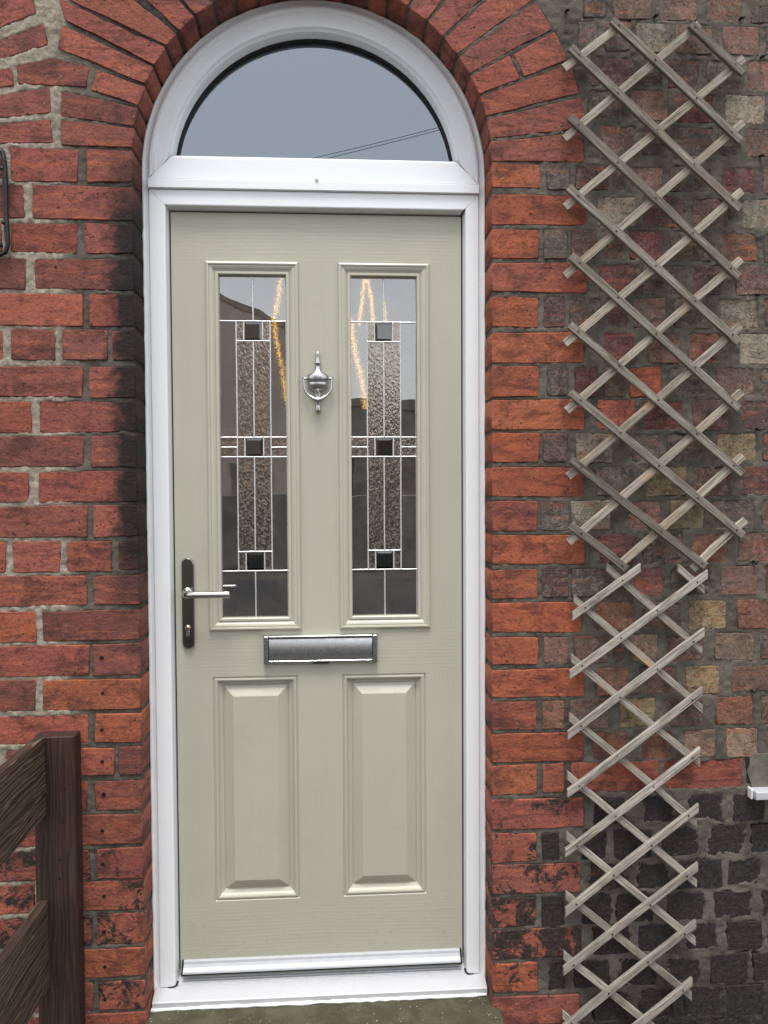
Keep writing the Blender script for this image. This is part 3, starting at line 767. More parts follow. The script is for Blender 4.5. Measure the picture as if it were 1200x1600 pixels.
# fanlight sash: mitred bottom rail and arched head
zr0 = zb1+.0002; zr1 = PZ(494, 250.5, .03)
fpro = [(0, .05), (0, -.0005), (.004, -.003), (.009, -.003), (.014, .006), (.044, .010), (.047, .016), (.051, .020), (.055, .046), (.055, .07)]
hr = zr1-zr0
rpro = [(0, .05), (0, -.001), (.003, -.003), (hr-.014, -.002), (hr-.010, .001), (hr-.006, .006), (hr, .046), (hr, .07)]
bar('fanlight_rail', (xr, zr0), (xl, zr0), (0, 1), rpro, 1, 1, 'upvc', fr)
ro = RO-.0150
path = [(XC-ro, zr0), (XC-ro, (zr0+ZS)/2)]+[(XC-ro*math.cos(math.pi*i/NARC), ZS+ro*math.sin(math.pi*i/NARC)) for i in range(NARC+1)]+[(XC+ro, (zr0+ZS)/2), (XC+ro, zr0)]
vs = []; N = len(path)
for ins_, y in fpro:
    rg = offset_ring(path, ins_, False)
    for i, q in enumerate(rg):
        z = q.y
        if i in (0, N-1): z = zr0+ins_*hr/.055+.0004
        elif i in (1, N-2): z = max(z, zr0+ins_*hr/.055+.002)
        else: z = max(z, zr0+ins_*hr/.055+.003)
        vs.append((q.x, y, z))
fs = [(j*N+i, j*N+i+1, (j+1)*N+i+1, (j+1)*N+i) for j in range(len(fpro)-1) for i in range(N-1)]
mk('fanlight_head', vs, fs, 'upvc', fr, False)
def arc_sheet(name, r, z0, y, mat, yb=None):
    a0 = math.asin(max(-1, min(1, (z0-ZS)/r))); pts = []
    for i in range(41):
        a = math.pi-a0-(math.pi-2*a0)*i/40; pts.append((XC+r*math.cos(a), y, ZS+r*math.sin(a)))
    n = len(pts)
    if yb is None: return mk(name, pts, [tuple(range(n))], mat, fr)
    return mk(name, pts+[(a, yb, c) for a, b, c in pts], [tuple(range(n)), tuple(reversed(range(n, 2*n)))]+[(i, n+i, n+(i+1) % n, (i+1) % n) for i in range(n)], mat, fr)
rg_ = ro-.0545
pth = [(XC-rg_*math.cos(math.pi*i/NARC), ZS+rg_*math.sin(math.pi*i/NARC)) for i in range(NARC+1)]
sweep('glazing_gasket', pth, [(0, .044), (.0045, .044), (.0050, .050), (.0050, .056)], 'black', fr, smooth=True)
arc_sheet('fanlight_pane', rg_+.004, zr1-.004, .055, 'fanglass')
# small cover cap
pc = P(495, 281, -.006)
lathe('cover_cap', pc.x, -.009, [(.0002, pc.z-.0055), (.0038, pc.z-.004), (.0055, pc.z), (.0038, pc.z+.004), (.0002, pc.z+.0055)], 'upvc', fr, 14, .8)
# threshold and sill
zt0 = ZSILL
def extr(name, prof, x0, x1, mat, parent, cap=True):
    n = len(prof); vs = [(x0, y, z) for y, z in prof]+[(x1, y, z) for y, z in prof]
    fs = [(i, i+1, n+i+1, n+i) for i in range(n-1)]
    if cap: fs += [tuple(reversed(range(n))), tuple(range(n, 2*n))]
    return mk(name, vs, fs, mat, parent)
zn, zk = PZ(500, 1556, YN), zfoot-.0015
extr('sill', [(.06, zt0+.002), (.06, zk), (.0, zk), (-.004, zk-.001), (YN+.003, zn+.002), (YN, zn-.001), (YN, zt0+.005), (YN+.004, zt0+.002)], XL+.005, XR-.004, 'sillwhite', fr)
za = PZ(500, 1514, .032)
th = [(.06, zk-.01), (.06, za+.012), (.034, za+.012), (.032, za)]
for i in range(4):
    t_ = i/4; y_ = .030-.007*i; z_ = za+(zk+.002-za)*(i+1)/4
    th += [(y_+.0018, z_+.0004), (y_-.0045, z_)]
extr('threshold', th+[(th[-1][0], zk-.01)], xl+wj*.72, xr-wr*.72, 'alu', fr)
for sx, a_, b_ in ((1, xl, wj), (-1, xr, wr)):
    tube('foot_gasket', [(a_+sx*b_*f_, y_, zk+z_) for f_, y_, z_ in ((.45, -.0022, .0012), (.7, -.0026, .0012), (.86, -.0022, .0022), (.97, .002, .0055), (1.02, .008, .010))], [.0009, .0016, .0020, .0024, .0022], 'black', fr, 6)
sb = []
x = XL+.003
while x < XR-.003: sb.append((x, YN+random.uniform(-.002, .001), zt0+.0035+random.uniform(-.0008, .0008))); x += .016
tube('sealant_bead', sb, [random.uniform(.0035, .0055) for _ in sb], 'sealant', fr, 7)

# ------------------------------------------------------------------ door leaf
dr = empty('front_door', ((SLL+SLR)/2, YS, zk+.010))
tag(dr, 'sage green front door with two leaded glass panels and a silver letterbox', 'door')
GZT = PZ(394, 409, YS); GZB = PZ(396, 985, YS)
G1L = PX(320.5, 420, YS); G1R = PX(466.5, 420, YS); GW = G1R-G1L
G2R = PX(670.5, 420, YS); G2L = G2R-GW
PZT = PZ(400, 1056.5, YS); PZB = PZ(402, 1406, YS)
P1L = PX(332.5, 1080, YS); P1R = PX(466, 1080, YS); PW = P1R-P1L
P2R = PX(665.5, 1080, YS); P2L = P2R-PW
SLB = zk+.010
def slab():
    zs = [SLB, PZB, PZT, GZB, GZT, SLT]
    rows = [(0, []), (1, [(P1L, P1R), (P2L, P2R)]), (2, []), (3, [(G1L, G1R), (G2L, G2R)]), (4, [])]
    vs, fs, mi = [], [], []
    def quad(x0, x1, z0, z1, mm):
        k = len(vs); vs.extend([(x0, YS, z0), (x1, YS, z0), (x1, YS, z1), (x0, YS, z1)]); fs.append((k, k+1, k+2, k+3)); mi.append(mm)
    for r, holes in rows:
        z0, z1 = zs[r], zs[r+1]
        if not holes:
            quad(SLL, SLR, z0, z1, 0)
        else:
            xs = [SLL]+[a for h in holes for a in h]+[SLR]
            for i in range(0, len(xs), 2): quad(xs[i], xs[i+1], z0, z1, 1)
    # edges of the leaf
    k = len(vs); e = [(SLL, SLB), (SLL, SLT), (SLR, SLT), (SLR, SLB)]
    vs.extend([(a, YS, b) for a, b in e]+[(a, YS+.044, b) for a, b in e])
    for i in range(4): fs.append((k+i, k+(i+1) % 4, k+4+(i+1) % 4, k+4+i)); mi.append(1)
    o = mk('leaf', vs, fs, 'door_h', dr); o.data.materials.append(M['door_v'])
    o.data.polygons.foreach_set('material_index', mi); return o
slab()
gprof = [(0, .001), (0, -.0030), (.0022, -.0068), (.0055, -.0085), (.0085, -.0078), (.0095, -.0052), (.0125, -.0058), (.0170, -.0040), (.0210, -.0010), (.0235, .0006), (.0245, -.0026), (.0300, -.0030), (.0320, -.0012), (.0325, .0120), (.0325, .030)]
pprof = [(0, 0), (.0020, .0030), (.0040, .0032), (.0055, .0002), (.0085, -.0006), (.0115, .0006), (.0130, .0040), (.0165, .0085), (.0215, .0118), (.0235, .0128), (.0240, .0155), (.0255, .0160), (.0270, .0145), (.0500, .0008), (.0515, .0002)]
GY = YS+.0115
UNITC = {}
def glazed(xa, xb):
    o = sweep('glazed_panel', rect(xa, xb, GZB, GZT), [(i, YS+y) for i, y in gprof], 'moulding', dr, closed=True)
    # leaded pattern, measured on the left-hand unit and shared by both
    dx = xa-G1L
    def ux(u, v=690): return PX(u+ (v-690)*0.0108*0, 690, GY)+dx
    def uz(v): return PZ(396, v, GY)
    x0, x1 = xa+.0325, xb-.0325; zt, zb = GZT-.0325, GZB+.0325
    cxm = (x0+x1)/2; h1 = (x1-x0)*.255; h2 = (x1-x0)*.141
    A, B, C_, D = cxm-h1, cxm-h2, cxm+h2, cxm+h1
    z1, z2, z3, z3b, z4, z5, z6 = uz(502), uz(533), uz(683.5), uz(699), uz(714), uz(862), uz(892)
    def piece(a, b, c, d, mat, nm='glass_piece'):
        if mat == 'bevel':
            i = .0075
            vs = [(a, GY, c), (b, GY, c), (b, GY, d), (a, GY, d), (a+i, GY-.0012, c+i), (b-i, GY-.0012, c+i), (b-i, GY-.0012, d-i), (a+i, GY-.0012, d-i)]
            return mk('bevelled_square', vs, [(4, 5, 6, 7), (0, 1, 5, 4), (1, 2, 6, 5), (2, 3, 7, 6), (3, 0, 4, 7)], mat, o)
        return mk(nm, [(a, GY, c), (b, GY, c), (b, GY, d), (a, GY, d)], [(0, 1, 2, 3)], mat, o)
    e0, e1 = x0-.001, x1+.001
    piece(e0, cxm, z1, zt+.001, 'clear'); piece(cxm, e1, z1, zt+.001, 'clear')
    piece(e0, A, z3, z1, 'clear'); piece(D, e1, z3, z1, 'clear')
    piece(A, B, z2, z1, 'hammer'); piece(B, C_, z2, z1, 'bevel'); piece(C_, D, z2, z1, 'hammer')
    piece(A, cxm, z3, z2, 'hammer'); piece(cxm, D, z3, z2, 'hammer')
    for a, b in ((e0, A), (D, e1)): piece(a, b, z3b, z3, 'hammer'); piece(a, b, z4, z3b, 'hammer')
    piece(A, B, z4, z3, 'hammer'); piece(B, C_, z4, z3, 'bevel'); piece(C_, D, z4, z3, 'hammer')
    piece(e0, A, z6, z4, 'clear'); piece(D, e1, z6, z4, 'clear')
    piece(A, cxm, z5, z4, 'hammer'); piece(cxm, D, z5, z4, 'hammer')
    piece(A, B, z6, z5, 'hammer'); piece(B, C_, z6, z5, 'bevel'); piece(C_, D, z6, z5, 'hammer')
    piece(e0, cxm, zb-.001, z6, 'clear'); piece(cxm, e1, zb-.001, z6, 'clear')
    def came(a, b, c, d, w=.0019):
        """flat oval lead strip from (a, c) to (b, d)"""
        hz = abs(b-a) > abs(d-c); vs = []
        prf = [(-w, .0), (-w*.8, -.0012), (-w*.3, -.0020), (w*.3, -.0020), (w*.8, -.0012), (w, .0)]
        nseg = 5
        for i in range(nseg+1):
            t_ = i/nseg; px, pz = a+(b-a)*t_, c+(d-c)*t_; wob = random.uniform(-.0003, .0003)
            for s, y in prf: vs.append((px+(0 if hz else s+wob), GY-.0006+y, pz+(s+wob if hz else 0)))
        n = len(prf)
        fs = [(i*n+j, i*n+j+1, (i+1)*n+j+1, (i+1)*n+j) for i in range(nseg) for j in range(n-1)]
        mk('lead_came', vs, fs, 'lead', o, True)
    came(cxm, cxm, z1, zt)
    for z in (z1, z3, z4, z6): came(e0, e1, z, z)
    for x in (A, D): came(x, x, z1, z3); came(x, x, z3, z4); came(x, x, z4, z6)
    for x in (B, C_): came(x, x, z2, z1); came(x, x, z4, z3); came(x, x, z6, z5)
    came(A, D, z2, z2); came(A, D, z5, z5); came(cxm, cxm, z3, z2); came(cxm, cxm, z5, z4); came(cxm, cxm, zb, z6)
    came(e0, A, z3b, z3b); came(D, e1, z3b, z3b)
    came(e0, e1, zt-.0015, zt-.0015, .0012); came(x1-.0012, x1-.0012, zb, zt, .0010)
    UNITC[xa] = (x0, x1)
    return o
glazed(G1L, G1R); glazed(G2L, G2R)
for a, b in ((P1L, P1R), (P2L, P2R)):
    sweep('raised_panel', rect(a, b, PZB, PZT), [(i, YS+y) for i, y in pprof], 'door_v', dr, closed=True, cap_last=True)
# weather bar along the foot of the leaf
wz1 = PZ(500, 1490.5, YS); wz0 = PZ(500, 1514.5, -.002)
wx0, wx1 = PX(285, 1505, 0), PX(720, 1490, 0)
wpz = wz1-wz0
wp = [(YS+.002, wz1+.0005), (YS-.0045, wz1-.0005), (YS-.0060, wz1-wpz*.10), (YS-.0075, wz1-wpz*.34), (YS-.0115, wz1-wpz*.60), (YS-.0190, wz0+wpz*.17), (YS-.0235, wz0+.003), (YS-.0240, wz0), (YS-.018, wz0-.0005), (YS+.002, wz0+.002)]
wbo = extr('weather_bar', wp, wx0, wx1, 'bar', dr)
for x0_, x1_ in ((wx0-.0045, wx0-.0002), (wx1+.0002, wx1+.0045)): extr('end_gasket', [(y-.001 if i > 0 else y, z) for i, (y, z) in enumerate(wp)], x0_, x1_, 'black', dr)
extr('brush_seal', [(YS-.02, wz0), (YS-.02, wz0-.006), (YS, wz0-.006), (YS, wz0)], wx0-.004, wx1+.004, 'black', dr)
# handle
def pill(name, cx, y0, y1, z0, z1, r, mat, parent, bev=.0015):
    pts = []
    for i in range(13): a = math.pi*i/12; pts.append((cx+r*math.cos(a), z1-r+r*math.sin(a)))
    for i in range(13): a = math.pi+math.pi*i/12; pts.append((cx+r*math.cos(a), z0+r+r*math.sin(a)))
    n = len(pts); c = Vector((cx, (z0+z1)/2)); vs = [(x_, y1, z_) for x_, z_ in pts]+[(x_, y0+bev, z_) for x_, z_ in pts]
    vs += [(cx+(x_-cx)*(1-bev/r), y0, (z_+bev if z_ < c.y else z_-bev)) for x_, z_ in pts]
    fs = [(j*n+i, j*n+(i+1) % n, (j+1)*n+(i+1) % n, (j+1)*n+i) for j in range(2) for i in range(n)]+[tuple(2*n+i for i in range(n))]
    return mk(name, vs, fs, mat, parent)
hx = PX(293.5, 940, YS-.008); hz0 = PZ(293, 1014, YS-.008); hz1 = PZ(293, 872, YS-.008)
hp = pill('handle_plate', hx, YS-.010, YS, hz0, hz1, .0148, 'satin_dark', dr, .002)
hz = PZ(293, 928, YS-.03); hxe = PX(359, 928, YS-.055)
lv = [(hx, YS-.008, hz), (hx, YS-.03, hz), (hx+.001, YS-.040, hz), (hx+.006, YS-.049, hz), (hx+.016, YS-.053, hz), (hx+.03, YS-.054, hz), (hxe-.004, YS-.054, hz), (hxe, YS-.054, hz)]
tube('lever', lv, [.0092, .0092, .0092, .0092, .0088, .0085, .0085, .0080], 'satin', dr, 16)
lathe_o = tube('rose', [(hx, YS-.009, hz), (hx, YS-.017, hz)], [.0142, .0130], 'satin', dr, 18)
cyl = P(293.5, 981, YS-.012)
tube('lock_cylinder', [(cyl.x, YS-.009, cyl.z), (cyl.x, YS-.0135, cyl.z)], [.0074, .0070], 'brass', dr, 16)
box('keyway', cyl.x-.0042, cyl.x+.0022, YS-.0142, YS-.012, cyl.z-.0012, cyl.z+.0012, 'black', dr)
pill('cylinder_body', cyl.x, YS-.0128, YS-.009, cyl.z-.022, cyl.z-.006, .0045, 'satin', dr, .0008)
# letterbox
lx0, lx1 = PX(411.5, 1015, YS-.015), PX(590, 1015, YS-.015); lz0, lz1 = PZ(500, 1037, YS-.012), PZ(500, 992, YS-.012)
lb = sweep('letterbox', rect(lx0, lx1, lz0, lz1), [(0, YS), (0, YS-.009), (.0025, YS-.013), (.0065, YS-.013), (.0085, YS-.010), (.0090, YS-.004)], 'satin', dr, closed=True, cap_last=True)
def flap():
    z0, z1 = lz0+.0075, lz1-.0075; x0, x1 = lx0+.0145, lx1-.0145
    pr = [(YS-.004, z1), (YS-.0105, z1-.0005)]
    for i in range(9):
        t_ = i/8; pr.append((YS-.0115-.0065*math.sin(math.pi*(.10+.70*t_)), z1-.002-(z1-z0-.004)*t_))
    pr += [(YS-.0165, z0+.001), (YS-.0165, z0), (YS-.008, z0-.001)]
    return extr('flap', pr, x0, x1, 'flap', lb)
fl = flap()
fl.data.polygons.foreach_set('use_smooth', [True]*len(fl.data.polygons))
es = fl.modifiers.new('split', 'EDGE_SPLIT'); es.split_angle = R(35)
for a, b in ((lx0+.0005, lx0+.0130), (lx1-.0130, lx1-.0005)):
    bevel(box('end_cap', a, b, YS-.0185, YS-.006, lz0+.001, lz1-.001, 'satin', lb), .003, 3)
bevel(box('top_bar', lx0+.0128, lx1-.0128, YS-.0165, YS-.008, lz1-.0068, lz1-.0008, 'satin', lb), .002, 2)
box('slot_shadow_gap', (lx0+lx1)/2-.02, (lx0+lx1)/2+.02, YS-.0150, YS-.006, lz0+.0006, lz0+.0050, 'black', lb)
# urn knocker
kx = PX(496.5, 600, YS-.02); s_ = (YS-CAM_Y)/FPX/9.23; kz = lambda y: PZ(496, 520+y/9.23, YS-.012)
ub = lathe('knocker', kx, YS-.006, [(.0005, kz(262)), (28*s_, kz(275)), (33*s_, kz(300)), (27*s_, kz(330)), (24*s_, kz(360)), (34*s_, kz(400)), (48*s_, kz(428)), (48*s_, kz(440)), (34*s_, kz(452)), (30*s_, kz(480)),
      (40*s_, kz(520)), (70*s_, kz(555)), (120*s_, kz(585)), (152*s_, kz(612)), (155*s_, kz(625)), (155*s_, kz(692)), (150*s_, kz(698)), (138*s_, kz(704)), (146*s_, kz(722)), (140*s_, kz(765)), (118*s_, kz(803)), (78*s_, kz(832)),
      (50*s_, kz(846)), (40*s_, kz(862)), (46*s_, kz(900)), (40*s_, kz(935)), (.0005, kz(950))], 'satin', dr, 26, .62)
ring_pts = []
yk = YS-.016
for x_, y_ in ((-205, 655), (-198, 700), (-196, 760), (-190, 815), (-168, 862), (-128, 905), (-80, 940), (-40, 962), (0, 978), (40, 962), (80, 940), (128, 905), (168, 862), (190, 815), (196, 760), (198, 700), (205, 655)):
    ring_pts.append((kx+x_*s_, yk-.006*(1-abs(x_)/205), kz(y_)))
tube('knocker_ring', ring_pts, [16*s_, 15*s_, 15*s_, 15*s_, 16*s_, 18*s_, 24*s_, 34*s_, 44*s_, 34*s_, 24*s_, 18*s_, 16*s_, 15*s_, 15*s_, 15*s_, 16*s_], 'satin', ub, 10)
for sg in (-1, 1): tube('pivot', [(kx+sg*140*s_, yk, kz(664)), (kx+sg*222*s_, yk, kz(664))], 20*s_, 'satin', ub, 10)
lathe('strike_stud', kx, YS-.008, [(.0005, kz(1000)), (34*s_, kz(1012)), (34*s_, kz(1060)), (40*s_, kz(1110)), (34*s_, kz(1145)), (.0005, kz(1162))], 'satin', ub, 16, .8)

# ------------------------------------------------------------------ hallway behind the glass, with glowing flakes shaped as gold streaks
hw = mk('hallway', [(XL-.25, .13, ZSILL-.02), (XR+.25, .13, ZSILL-.02), (XR+.25, 3.6, ZSILL-.02), (XL-.25, 3.6, ZSILL-.02), (XL-.25, .13, 2.95), (XR+.25, .13, 2.95), (XR+.25, 3.6, 2.95), (XL-.25, 3.6, 2.95)],
        [(0, 1, 2, 3), (7, 6, 5, 4), (1, 5, 6, 2), (2, 6, 7, 3), (3, 7, 4, 0)], 'hall'); tag(hw, None, kind='structure')
gl = empty('glow_streaks', P(500, 300, .10))  # emissive flakes imitate golden streaks in the glass; their source is a guess
tag(gl, 'emissive flakes shaped as golden light streaks behind the leaded door glass', 'glow streaks')
def glow_streak(pts, wid, n):
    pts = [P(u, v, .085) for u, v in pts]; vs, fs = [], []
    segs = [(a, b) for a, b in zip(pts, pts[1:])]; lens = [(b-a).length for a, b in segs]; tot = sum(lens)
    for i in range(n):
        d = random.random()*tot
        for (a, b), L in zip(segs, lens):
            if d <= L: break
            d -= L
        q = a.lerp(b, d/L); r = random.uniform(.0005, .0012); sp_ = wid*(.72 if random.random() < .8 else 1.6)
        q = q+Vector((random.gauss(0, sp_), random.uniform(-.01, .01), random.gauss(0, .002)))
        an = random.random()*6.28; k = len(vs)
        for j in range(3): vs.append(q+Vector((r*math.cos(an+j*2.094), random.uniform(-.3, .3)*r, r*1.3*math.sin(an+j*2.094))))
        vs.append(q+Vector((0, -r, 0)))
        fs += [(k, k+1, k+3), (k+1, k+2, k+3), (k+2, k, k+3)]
    o = mk('glow_streak', vs, fs, 'gold', gl); return o
glow_streak([(440, 425), (434, 470), (428, 500), (431, 530), (438, 562), (443, 590), (447, 618), (450, 640)], .0050, 1700)
glow_streak([(571, 425), (566, 465), (561, 508)], .0036, 700)
glow_streak([(572, 425), (580, 465), (584, 508)], .0036, 700)
glow_streak([(600, 470), (603, 506)], .0026, 150)
glow_streak([(547, 495), (551, 525), (557, 560), (565, 595), (569, 615), (571, 640)], .0052, 1450)

# ------------------------------------------------------------------ doorstep
st = box('doorstep', XL-.02, XR+.02, -.42, .30, 0, ZSILL, 'stone', bev=.006)
tag(st, 'worn mossy stone doorstep under the white door sill', 'step')

# ------------------------------------------------------------------ trellises
NAILM = bpy.data.meshes.new('nail')
nv = [(.0021*math.cos(a*1.0472), -.0008, .0021*math.sin(a*1.0472)) for a in range(6)]+[(.0021*math.cos(a*1.0472), .001, .0021*math.sin(a*1.0472)) for a in range(6)]
NAILM.from_pydata(nv, [], [tuple(range(6))]+[(a, (a+1) % 6, 6+(a+1) % 6, 6+a) for a in range(6)]); NAILM.materials.append(M['nail'])
def slat(par, a, b, Y, w, th, col, alpha, vcut, ext=0):
    p0, p1 = P(*a, Y), P(*b, Y); d = (p1-p0); L = d.length+ext; d.normalize(); n = Vector((-d.z, 0, d.x))
    mid = (p0+p1)/2; nseg = 7; vs = []; fs = []; bow = random.uniform(-.005, .005)
    ang = math.atan2(d.z, d.x); sh0 = (w/2)*(d.z/d.x if vcut else 0)
    prof = [(-w/2, .0012), (-w/2+.0012, 0), (w/2-.0012, 0), (w/2, .0012), (w/2, th), (-w/2, th)]
    for i in range(nseg+1):
        t_ = i/nseg-.5
        for s, y in prof:
            x = t_*L; off = 0
            if vcut and i in (0, nseg): off = s*(d.z/d.x)
            jj = random.uniform(-.0005, .0005)
            vs.append((x+off, y+bow*(1-4*t_*t_)*.3+random.uniform(-.0002, .0002), s+jj+bow*(1-4*t_*t_)*.5))
    m_ = len(prof)
    for i in range(nseg):
        for j in range(m_): k = (j+1) % m_; fs.append((i*m_+j, i*m_+k, (i+1)*m_+k, (i+1)*m_+j))
    fs += [tuple(reversed(range(m_))), tuple(nseg*m_+j for j in range(m_))]
    me = bpy.data.meshes.new('slat'); me.from_pydata(vs, [], fs); me.materials.append(M['slat'])
    o = bpy.data.objects.new('slat', me); COL.objects.link(o); o.parent = par
    o.location = mid-wloc(par); o.rotation_euler = (0, -ang, 0)
    f = random.uniform(.78, 1.2); o.color = (col[0]*f, col[1]*f, col[2]*f, alpha)
    return o, p0, p1, ang, mid
def crossing(a, b, c, d):
    r = Vector((b.x-a.x, b.z-a.z)); s = Vector((d.x-c.x, d.z-c.z)); q = Vector((c.x-a.x, c.z-a.z)); den = r.x*s.y-r.y*s.x
    if abs(den) < 1e-9: return None
    t_ = (q.x*s.y-q.y*s.x)/den; u_ = (q.x*r.y-q.y*r.x)/den
    return t_ if -.01 < t_ < 1.01 and -.01 < u_ < 1.01 else None
def trellis(label, base, front, back, w, cf, cb, vcut):
    r = empty('garden_trellis', P(*base, YW-.02)); tag(r, label, 'trellis', 'trellises on the wall')
    bs = [slat(r, a, b, YW-.0225, w, .0085, cb, random.choice([.1, .5, 1.0]), vcut) for a, b in back]
    for a, b in front:
        o, p0, p1, ang, mid = slat(r, a, b, YW-.0318, w, .0092, cf, random.choice([0, .1, .3]), vcut)
        for q in bs:
            t_ = crossing(p0, p1, q[1], q[2])
            if t_ is None: continue
            nlo = bpy.data.objects.new('nail', NAILM); COL.objects.link(nlo); nlo.parent = o
            nlo.location = ((t_-.5)*(p1-p0).length+random.uniform(-.002, .002), -.0004, random.uniform(-.002, .002))
    # battens holding it off the wall
    for (u, v) in ((955, base[1]-560), (1075, base[1]-560), (955, base[1]-150), (1075, base[1]-150)):
        pass
    return r
UF = [((1080, 36), (1163, 113)), ((957, 30), (1158, 219)), ((892, 73), (1157, 326)), ((891, 182), (1155, 432)), ((888, 292), (1155, 534)), ((892, 399), (1155, 638)), ((891, 507), (1161, 740)), ((892, 613), (1162, 837)), ((893, 718), (1103, 885)), ((892, 821), (979, 889))]
UB = [((882, 106), (966, 42)), ((882, 216), (1093, 37)), ((883, 323), (1163, 91)), ((883, 431), (1162, 191)), ((883, 537), (1160, 298)), ((886, 642), (1159, 405)), ((888, 745), (1158, 509)), ((889, 848), (1160, 612)), ((970, 882), (1162, 712)), ((1083, 890), (1166, 813))]
trellis('upper trellis of grey square-ended slats, its outer slats falling to the right', (1020, 880), UF, UB, .0188, (.215, .187, .150), (.350, .303, .240), False)
LF = [((895, 963), (1001, 887)), ((891, 1055), (1106, 897)), ((888, 1150), (1101, 988)), ((887, 1241), (1098, 1080)), ((884, 1334), (1094, 1174)), ((884, 1427), (1092, 1263)), ((881, 1519), (1091, 1355)), ((880, 1610), (1088, 1445)), ((880, 1694), (1082, 1535))]
LB = [((1060, 887), (1101, 922)), ((948, 886), (1097, 1016)), ((897, 936), (1098, 1108)), ((893, 1028), (1094, 1193)), ((890, 1120), (1089, 1287)), ((887, 1212), (1089, 1381)), ((885, 1306), (1087, 1472)), ((884, 1399), (1081, 1558)), ((881, 1493), (1078, 1652)), ((879, 1586), (1075, 1745))]
trellis('lower trellis of pale slats with pointed ends, its outer slats rising to the right', (985, 1680), LF, LB, .0172, (.36, .320, .272), (.31, .272, .226), True)

# ------------------------------------------------------------------ fence beside the path
FY = -.132
fn = empty('garden_fence', (PX(90, 1300, FY), FY, 0)); tag(fn, 'dark brown timber fence of wide boards standing against the brick wall', 'fence')
fx0, fx1 = PX(56, 1400, FY), PX(120.5, 1400, FY); fzt = PZ(95, 1151, FY)
def timber(name, x0, x1, y0, y1, z0, z1, along, col, alpha, bev):
    """board whose grain runs along its own local x"""
    c = Vector(((x0+x1)/2, (y0+y1)/2, (z0+z1)/2)); h = Vector(((x1-x0)/2, (y1-y0)/2, (z1-z0)/2))
    if along == 'z': hl = (h.z, h.y, h.x); rot = (0, R(-90), 0)
    else: hl = (h.y, h.x, h.z); rot = (0, 0, R(90))
    v = [(sx*hl[0], sy*hl[1], sz*hl[2]) for sy in (-1, 1) for sx, sz in ((-1, -1), (1, -1), (1, 1), (-1, 1))]
    me = bpy.data.meshes.new(name); me.from_pydata(v, [], BOXF); me.materials.append(M['fence'])
    o = bpy.data.objects.new(name, me); COL.objects.link(o); o.parent = fn; o.location = c-fn.location; o.rotation_euler = rot
    o.color = (*col, alpha); bevel(o, bev, 2); return o
timber('post', fx0, fx1, FY, YW-.002, 0, fzt, 'z', (.040, .018, .013), .10, .003)
bx1 = PX(72, 1250, FY-.001); bx0 = bx1-.022
b1t, b1b = PZ(74, 1150, FY), PZ(72, 1274, FY)
b2t = PZ(72, 1406, FY); bh = b2t-PZ(72, 1541, FY)
for zt_, zb_ in ((b1t, b1b), (b2t, b2t-bh), (b2t-bh-(b1b-b2t), .06)):
    timber('board', bx0, bx1, -2.3, FY-.0005, zb_, zt_, 'y', (.062, .038, .026), .62, .002)
timber('post', bx0-.10, bx0-.0005, -2.3, -2.2, 0, fzt+.01, 'z', (.040, .018, .013), .10, .003)
for u, v in ((97.5, 1285), (93, 1343), (93, 1373), (102, 1233)):
    q = P(u, v, FY); nlo = bpy.data.objects.new('screw', NAILM); COL.objects.link(nlo); nlo.parent = fn; nlo.location = q-fn.location+Vector((0, -.0002, 0)); nlo.scale = (1.3, 1, 1.3)

# ------------------------------------------------------------------ iron bracket at the left edge
bk = empty('iron_bracket', P(8, 330, YW)); tag(bk, 'black wrought iron bracket screwed to the red brick wall', 'bracket')
pts = [(-60, 226), (-30, 224), (-8, 228), (4, 238), (7, 256), (8, 290), (9, 330), (10.5, 360), (12, 382), (9, 394), (0, 399), (-8, 394), (-6, 383), (0, 379), (3, 386)]
tube('bar', [P(u, v, YW-.013) for u, v in pts], [.0058]*4+[.0060, .0068, .0058, .0066, .0056, .0050, .0046, .0044, .0042, .0040, .0036], 'iron', bk, 8)
tube('arm', [P(-6, 229, YW-.012), P(-30, 240, YW-.08), P(-60, 250, YW-.20)], .0055, 'iron', bk, 8)
for u, v in ((8, 268), (10.5, 352)): q = P(u, v, YW); tube('screw', [(q.x, YW+.01, q.z), (q.x, YW-.021, q.z)], .0042, 'iron', bk, 8)

# ------------------------------------------------------------------ window at the right edge
wnx = PX(1180, 1244, YW-.03); wz_t, wz_b = PZ(1190, 1236.5, YW-.03), PZ(1190, 1250, YW-.03)
wn_ = empty('house_window', (wnx+.5, YW, wz_b)); tag(wn_, 'white window beside the trellis with only its sill end showing', 'window')
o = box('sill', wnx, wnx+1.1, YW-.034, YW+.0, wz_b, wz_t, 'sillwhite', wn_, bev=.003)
o = box('sealant', wnx-.004, wnx+.0005, YW-.020, YW-.0, wz_b-.003, wz_t+.002, 'sealant', wn_, bev=.002)
wfx = wnx+.10
sweep('window_frame', rect(wfx, wfx+1.0, wz_t-.001, wz_t+1.1), [(0, YW+.0), (0, YW-.03), (.05, YW-.03), (.055, YW-.012), (.055, YW-.002)], 'upvc', wn_, closed=True)
mk('pane', [(wfx+.05, YW-.014, wz_t+.05), (wfx+.95, YW-.014, wz_t+.05), (wfx+.95, YW-.014, wz_t+1.05), (wfx+.05, YW-.014, wz_t+1.05)], [(0, 1, 2, 3)], 'far_glass', wn_)
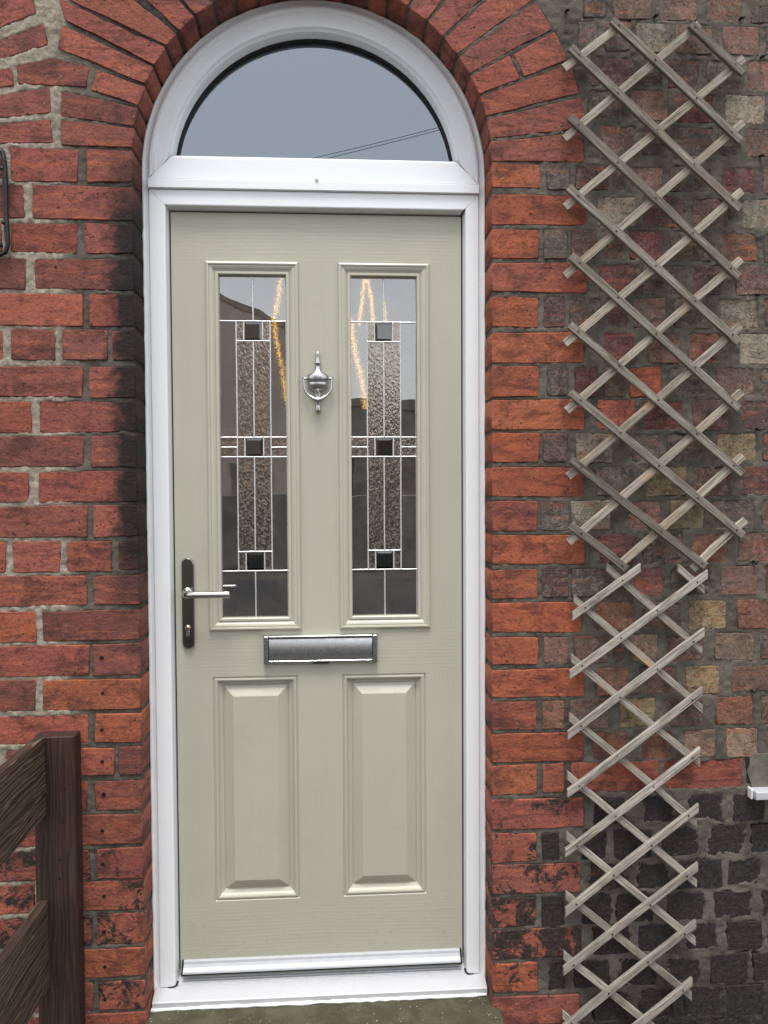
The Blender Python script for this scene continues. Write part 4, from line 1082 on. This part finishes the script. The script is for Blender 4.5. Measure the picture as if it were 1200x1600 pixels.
# worn plaster patch where the sill meets the wall
pp = [(1171, 1182), (1180, 1177), (1192, 1178), (1215, 1176), (1215, 1234), (1183, 1235), (1176, 1231), (1172, 1220), (1168, 1206), (1172, 1194)]
pf = [P(u, v, YW-.004) for u, v in pp]; n = len(pf); cc = sum(pf, Vector())/n
mk('plaster_patch', pf+[p+Vector((0, .008, 0)) for p in pf], [tuple(reversed(range(n)))]+[(i, (i+1) % n, n+(i+1) % n, n+i) for i in range(n)], 'plaster', wall)

# ------------------------------------------------------------------ old masonry nails left in the right wall
for u, v in ((884, 18), (1022, 26), (1156, 30), (1188, 90), (1187, 244), (1182, 461), (1181, 670), (1177, 877), (1174, 1078)):
    q = P(u, v, YW); a = random.uniform(-.5, .5)
    o = tube('masonry_nail', [(q.x, YW+.004, q.z), (q.x+.001, YW-.010, q.z-.001), (q.x+.002, YW-.013, q.z-.004)], [.0034, .0030, .0040], 'iron', None, 7)
    tag(o, 'small rusty black nail left in the joints of the right-hand brickwork', 'nail', 'nails in the right-hand brickwork')

# ------------------------------------------------------------------ across the street: what the glass mirrors
HY = -17.0
hs_ = empty('opposite_house', (-5.5, HY, 0)); tag(hs_, 'pale brown gabled house across the street mirrored in the door glass', 'house')
zr, ze, xe = 7.2, 4.85, .0
mk('gable_wall', [(-11, HY, 0), (xe, HY, 0), (xe, HY, ze), (-5.5, HY, zr), (-11, HY, ze), (-11, HY-8, 0), (xe, HY-8, 0), (xe, HY-8, ze), (-5.5, HY-8, zr), (-11, HY-8, ze)],
   [(0, 1, 2, 3, 4), (9, 8, 7, 6, 5), (1, 6, 7, 2), (0, 4, 9, 5)], 'far_pale', hs_)
mk('roof', [(-11.3, HY+.04, ze-.13), (-5.5, HY+.04, zr+.02), (xe+.3, HY+.04, ze-.13), (xe+.3, HY-8.2, ze-.13), (-5.5, HY-8.2, zr+.02), (-11.3, HY-8.2, ze-.13), (-11.3, HY+.04, ze+.02), (-5.5, HY+.04, zr+.17), (xe+.3, HY+.04, ze+.02), (xe+.3, HY-8.2, ze+.02), (-5.5, HY-8.2, zr+.17), (-11.3, HY-8.2, ze+.02)],
   [(6, 7, 10, 11), (7, 8, 9, 10), (0, 1, 7, 6), (1, 2, 8, 7), (2, 3, 9, 8), (0, 6, 11, 5)], 'far_tile', hs_)
for x0, x1, z0, z1 in ((-8.6, -6.6, 3.1, 4.4), (-8.8, -6.4, .8, 2.2)):
    wf = box('window', x0, x1, HY+.003, HY+.10, z0, z1, 'upvc', hs_); box('pane', x0+.08, x1-.08, HY+.101, HY+.13, z0+.08, z1-.08, 'far_glass', wf)
box('door', -2.6, -1.6, HY+.003, HY+.09, 0, 2.1, 'far_dark', hs_)
ga = empty('flat_garage', (4, HY, 0)); tag(ga, 'low grey rendered garage across the street mirrored in the door glass', 'garage')
box('wall', .4, 9, HY-5, HY+.0, 0, 3.45, 'far_dark', ga); box('parapet', .3, 9.1, HY-5.1, HY+.1, 3.45, 3.65, 'far_roof', ga); box('garage_door', 1.6, 4.2, HY+.003, HY+.06, 0, 2.2, 'far_roof', ga)
gw = box('boundary_wall', -14, 14, -12.4, -12.15, 0, 1.35, 'far_dark', bev=.02); tag(gw, 'dark low boundary wall along the far pavement', 'boundary wall')
for dz, sg_ in ((0, .010), (.05, .016)):
    pts = [(x, -13.0, 7.84+.284*x+sg_*(x-3)**2*.3+dz) for x in [-5.5+i*.5 for i in range(40)]]
    o = tube('overhead_wire', pts, .0055, 'black', None, 6)
    tag(o, 'upper of two thin overhead wires mirrored in the fanlight' if dz else 'lower of two thin overhead wires mirrored in the fanlight', 'wire', 'overhead wires')
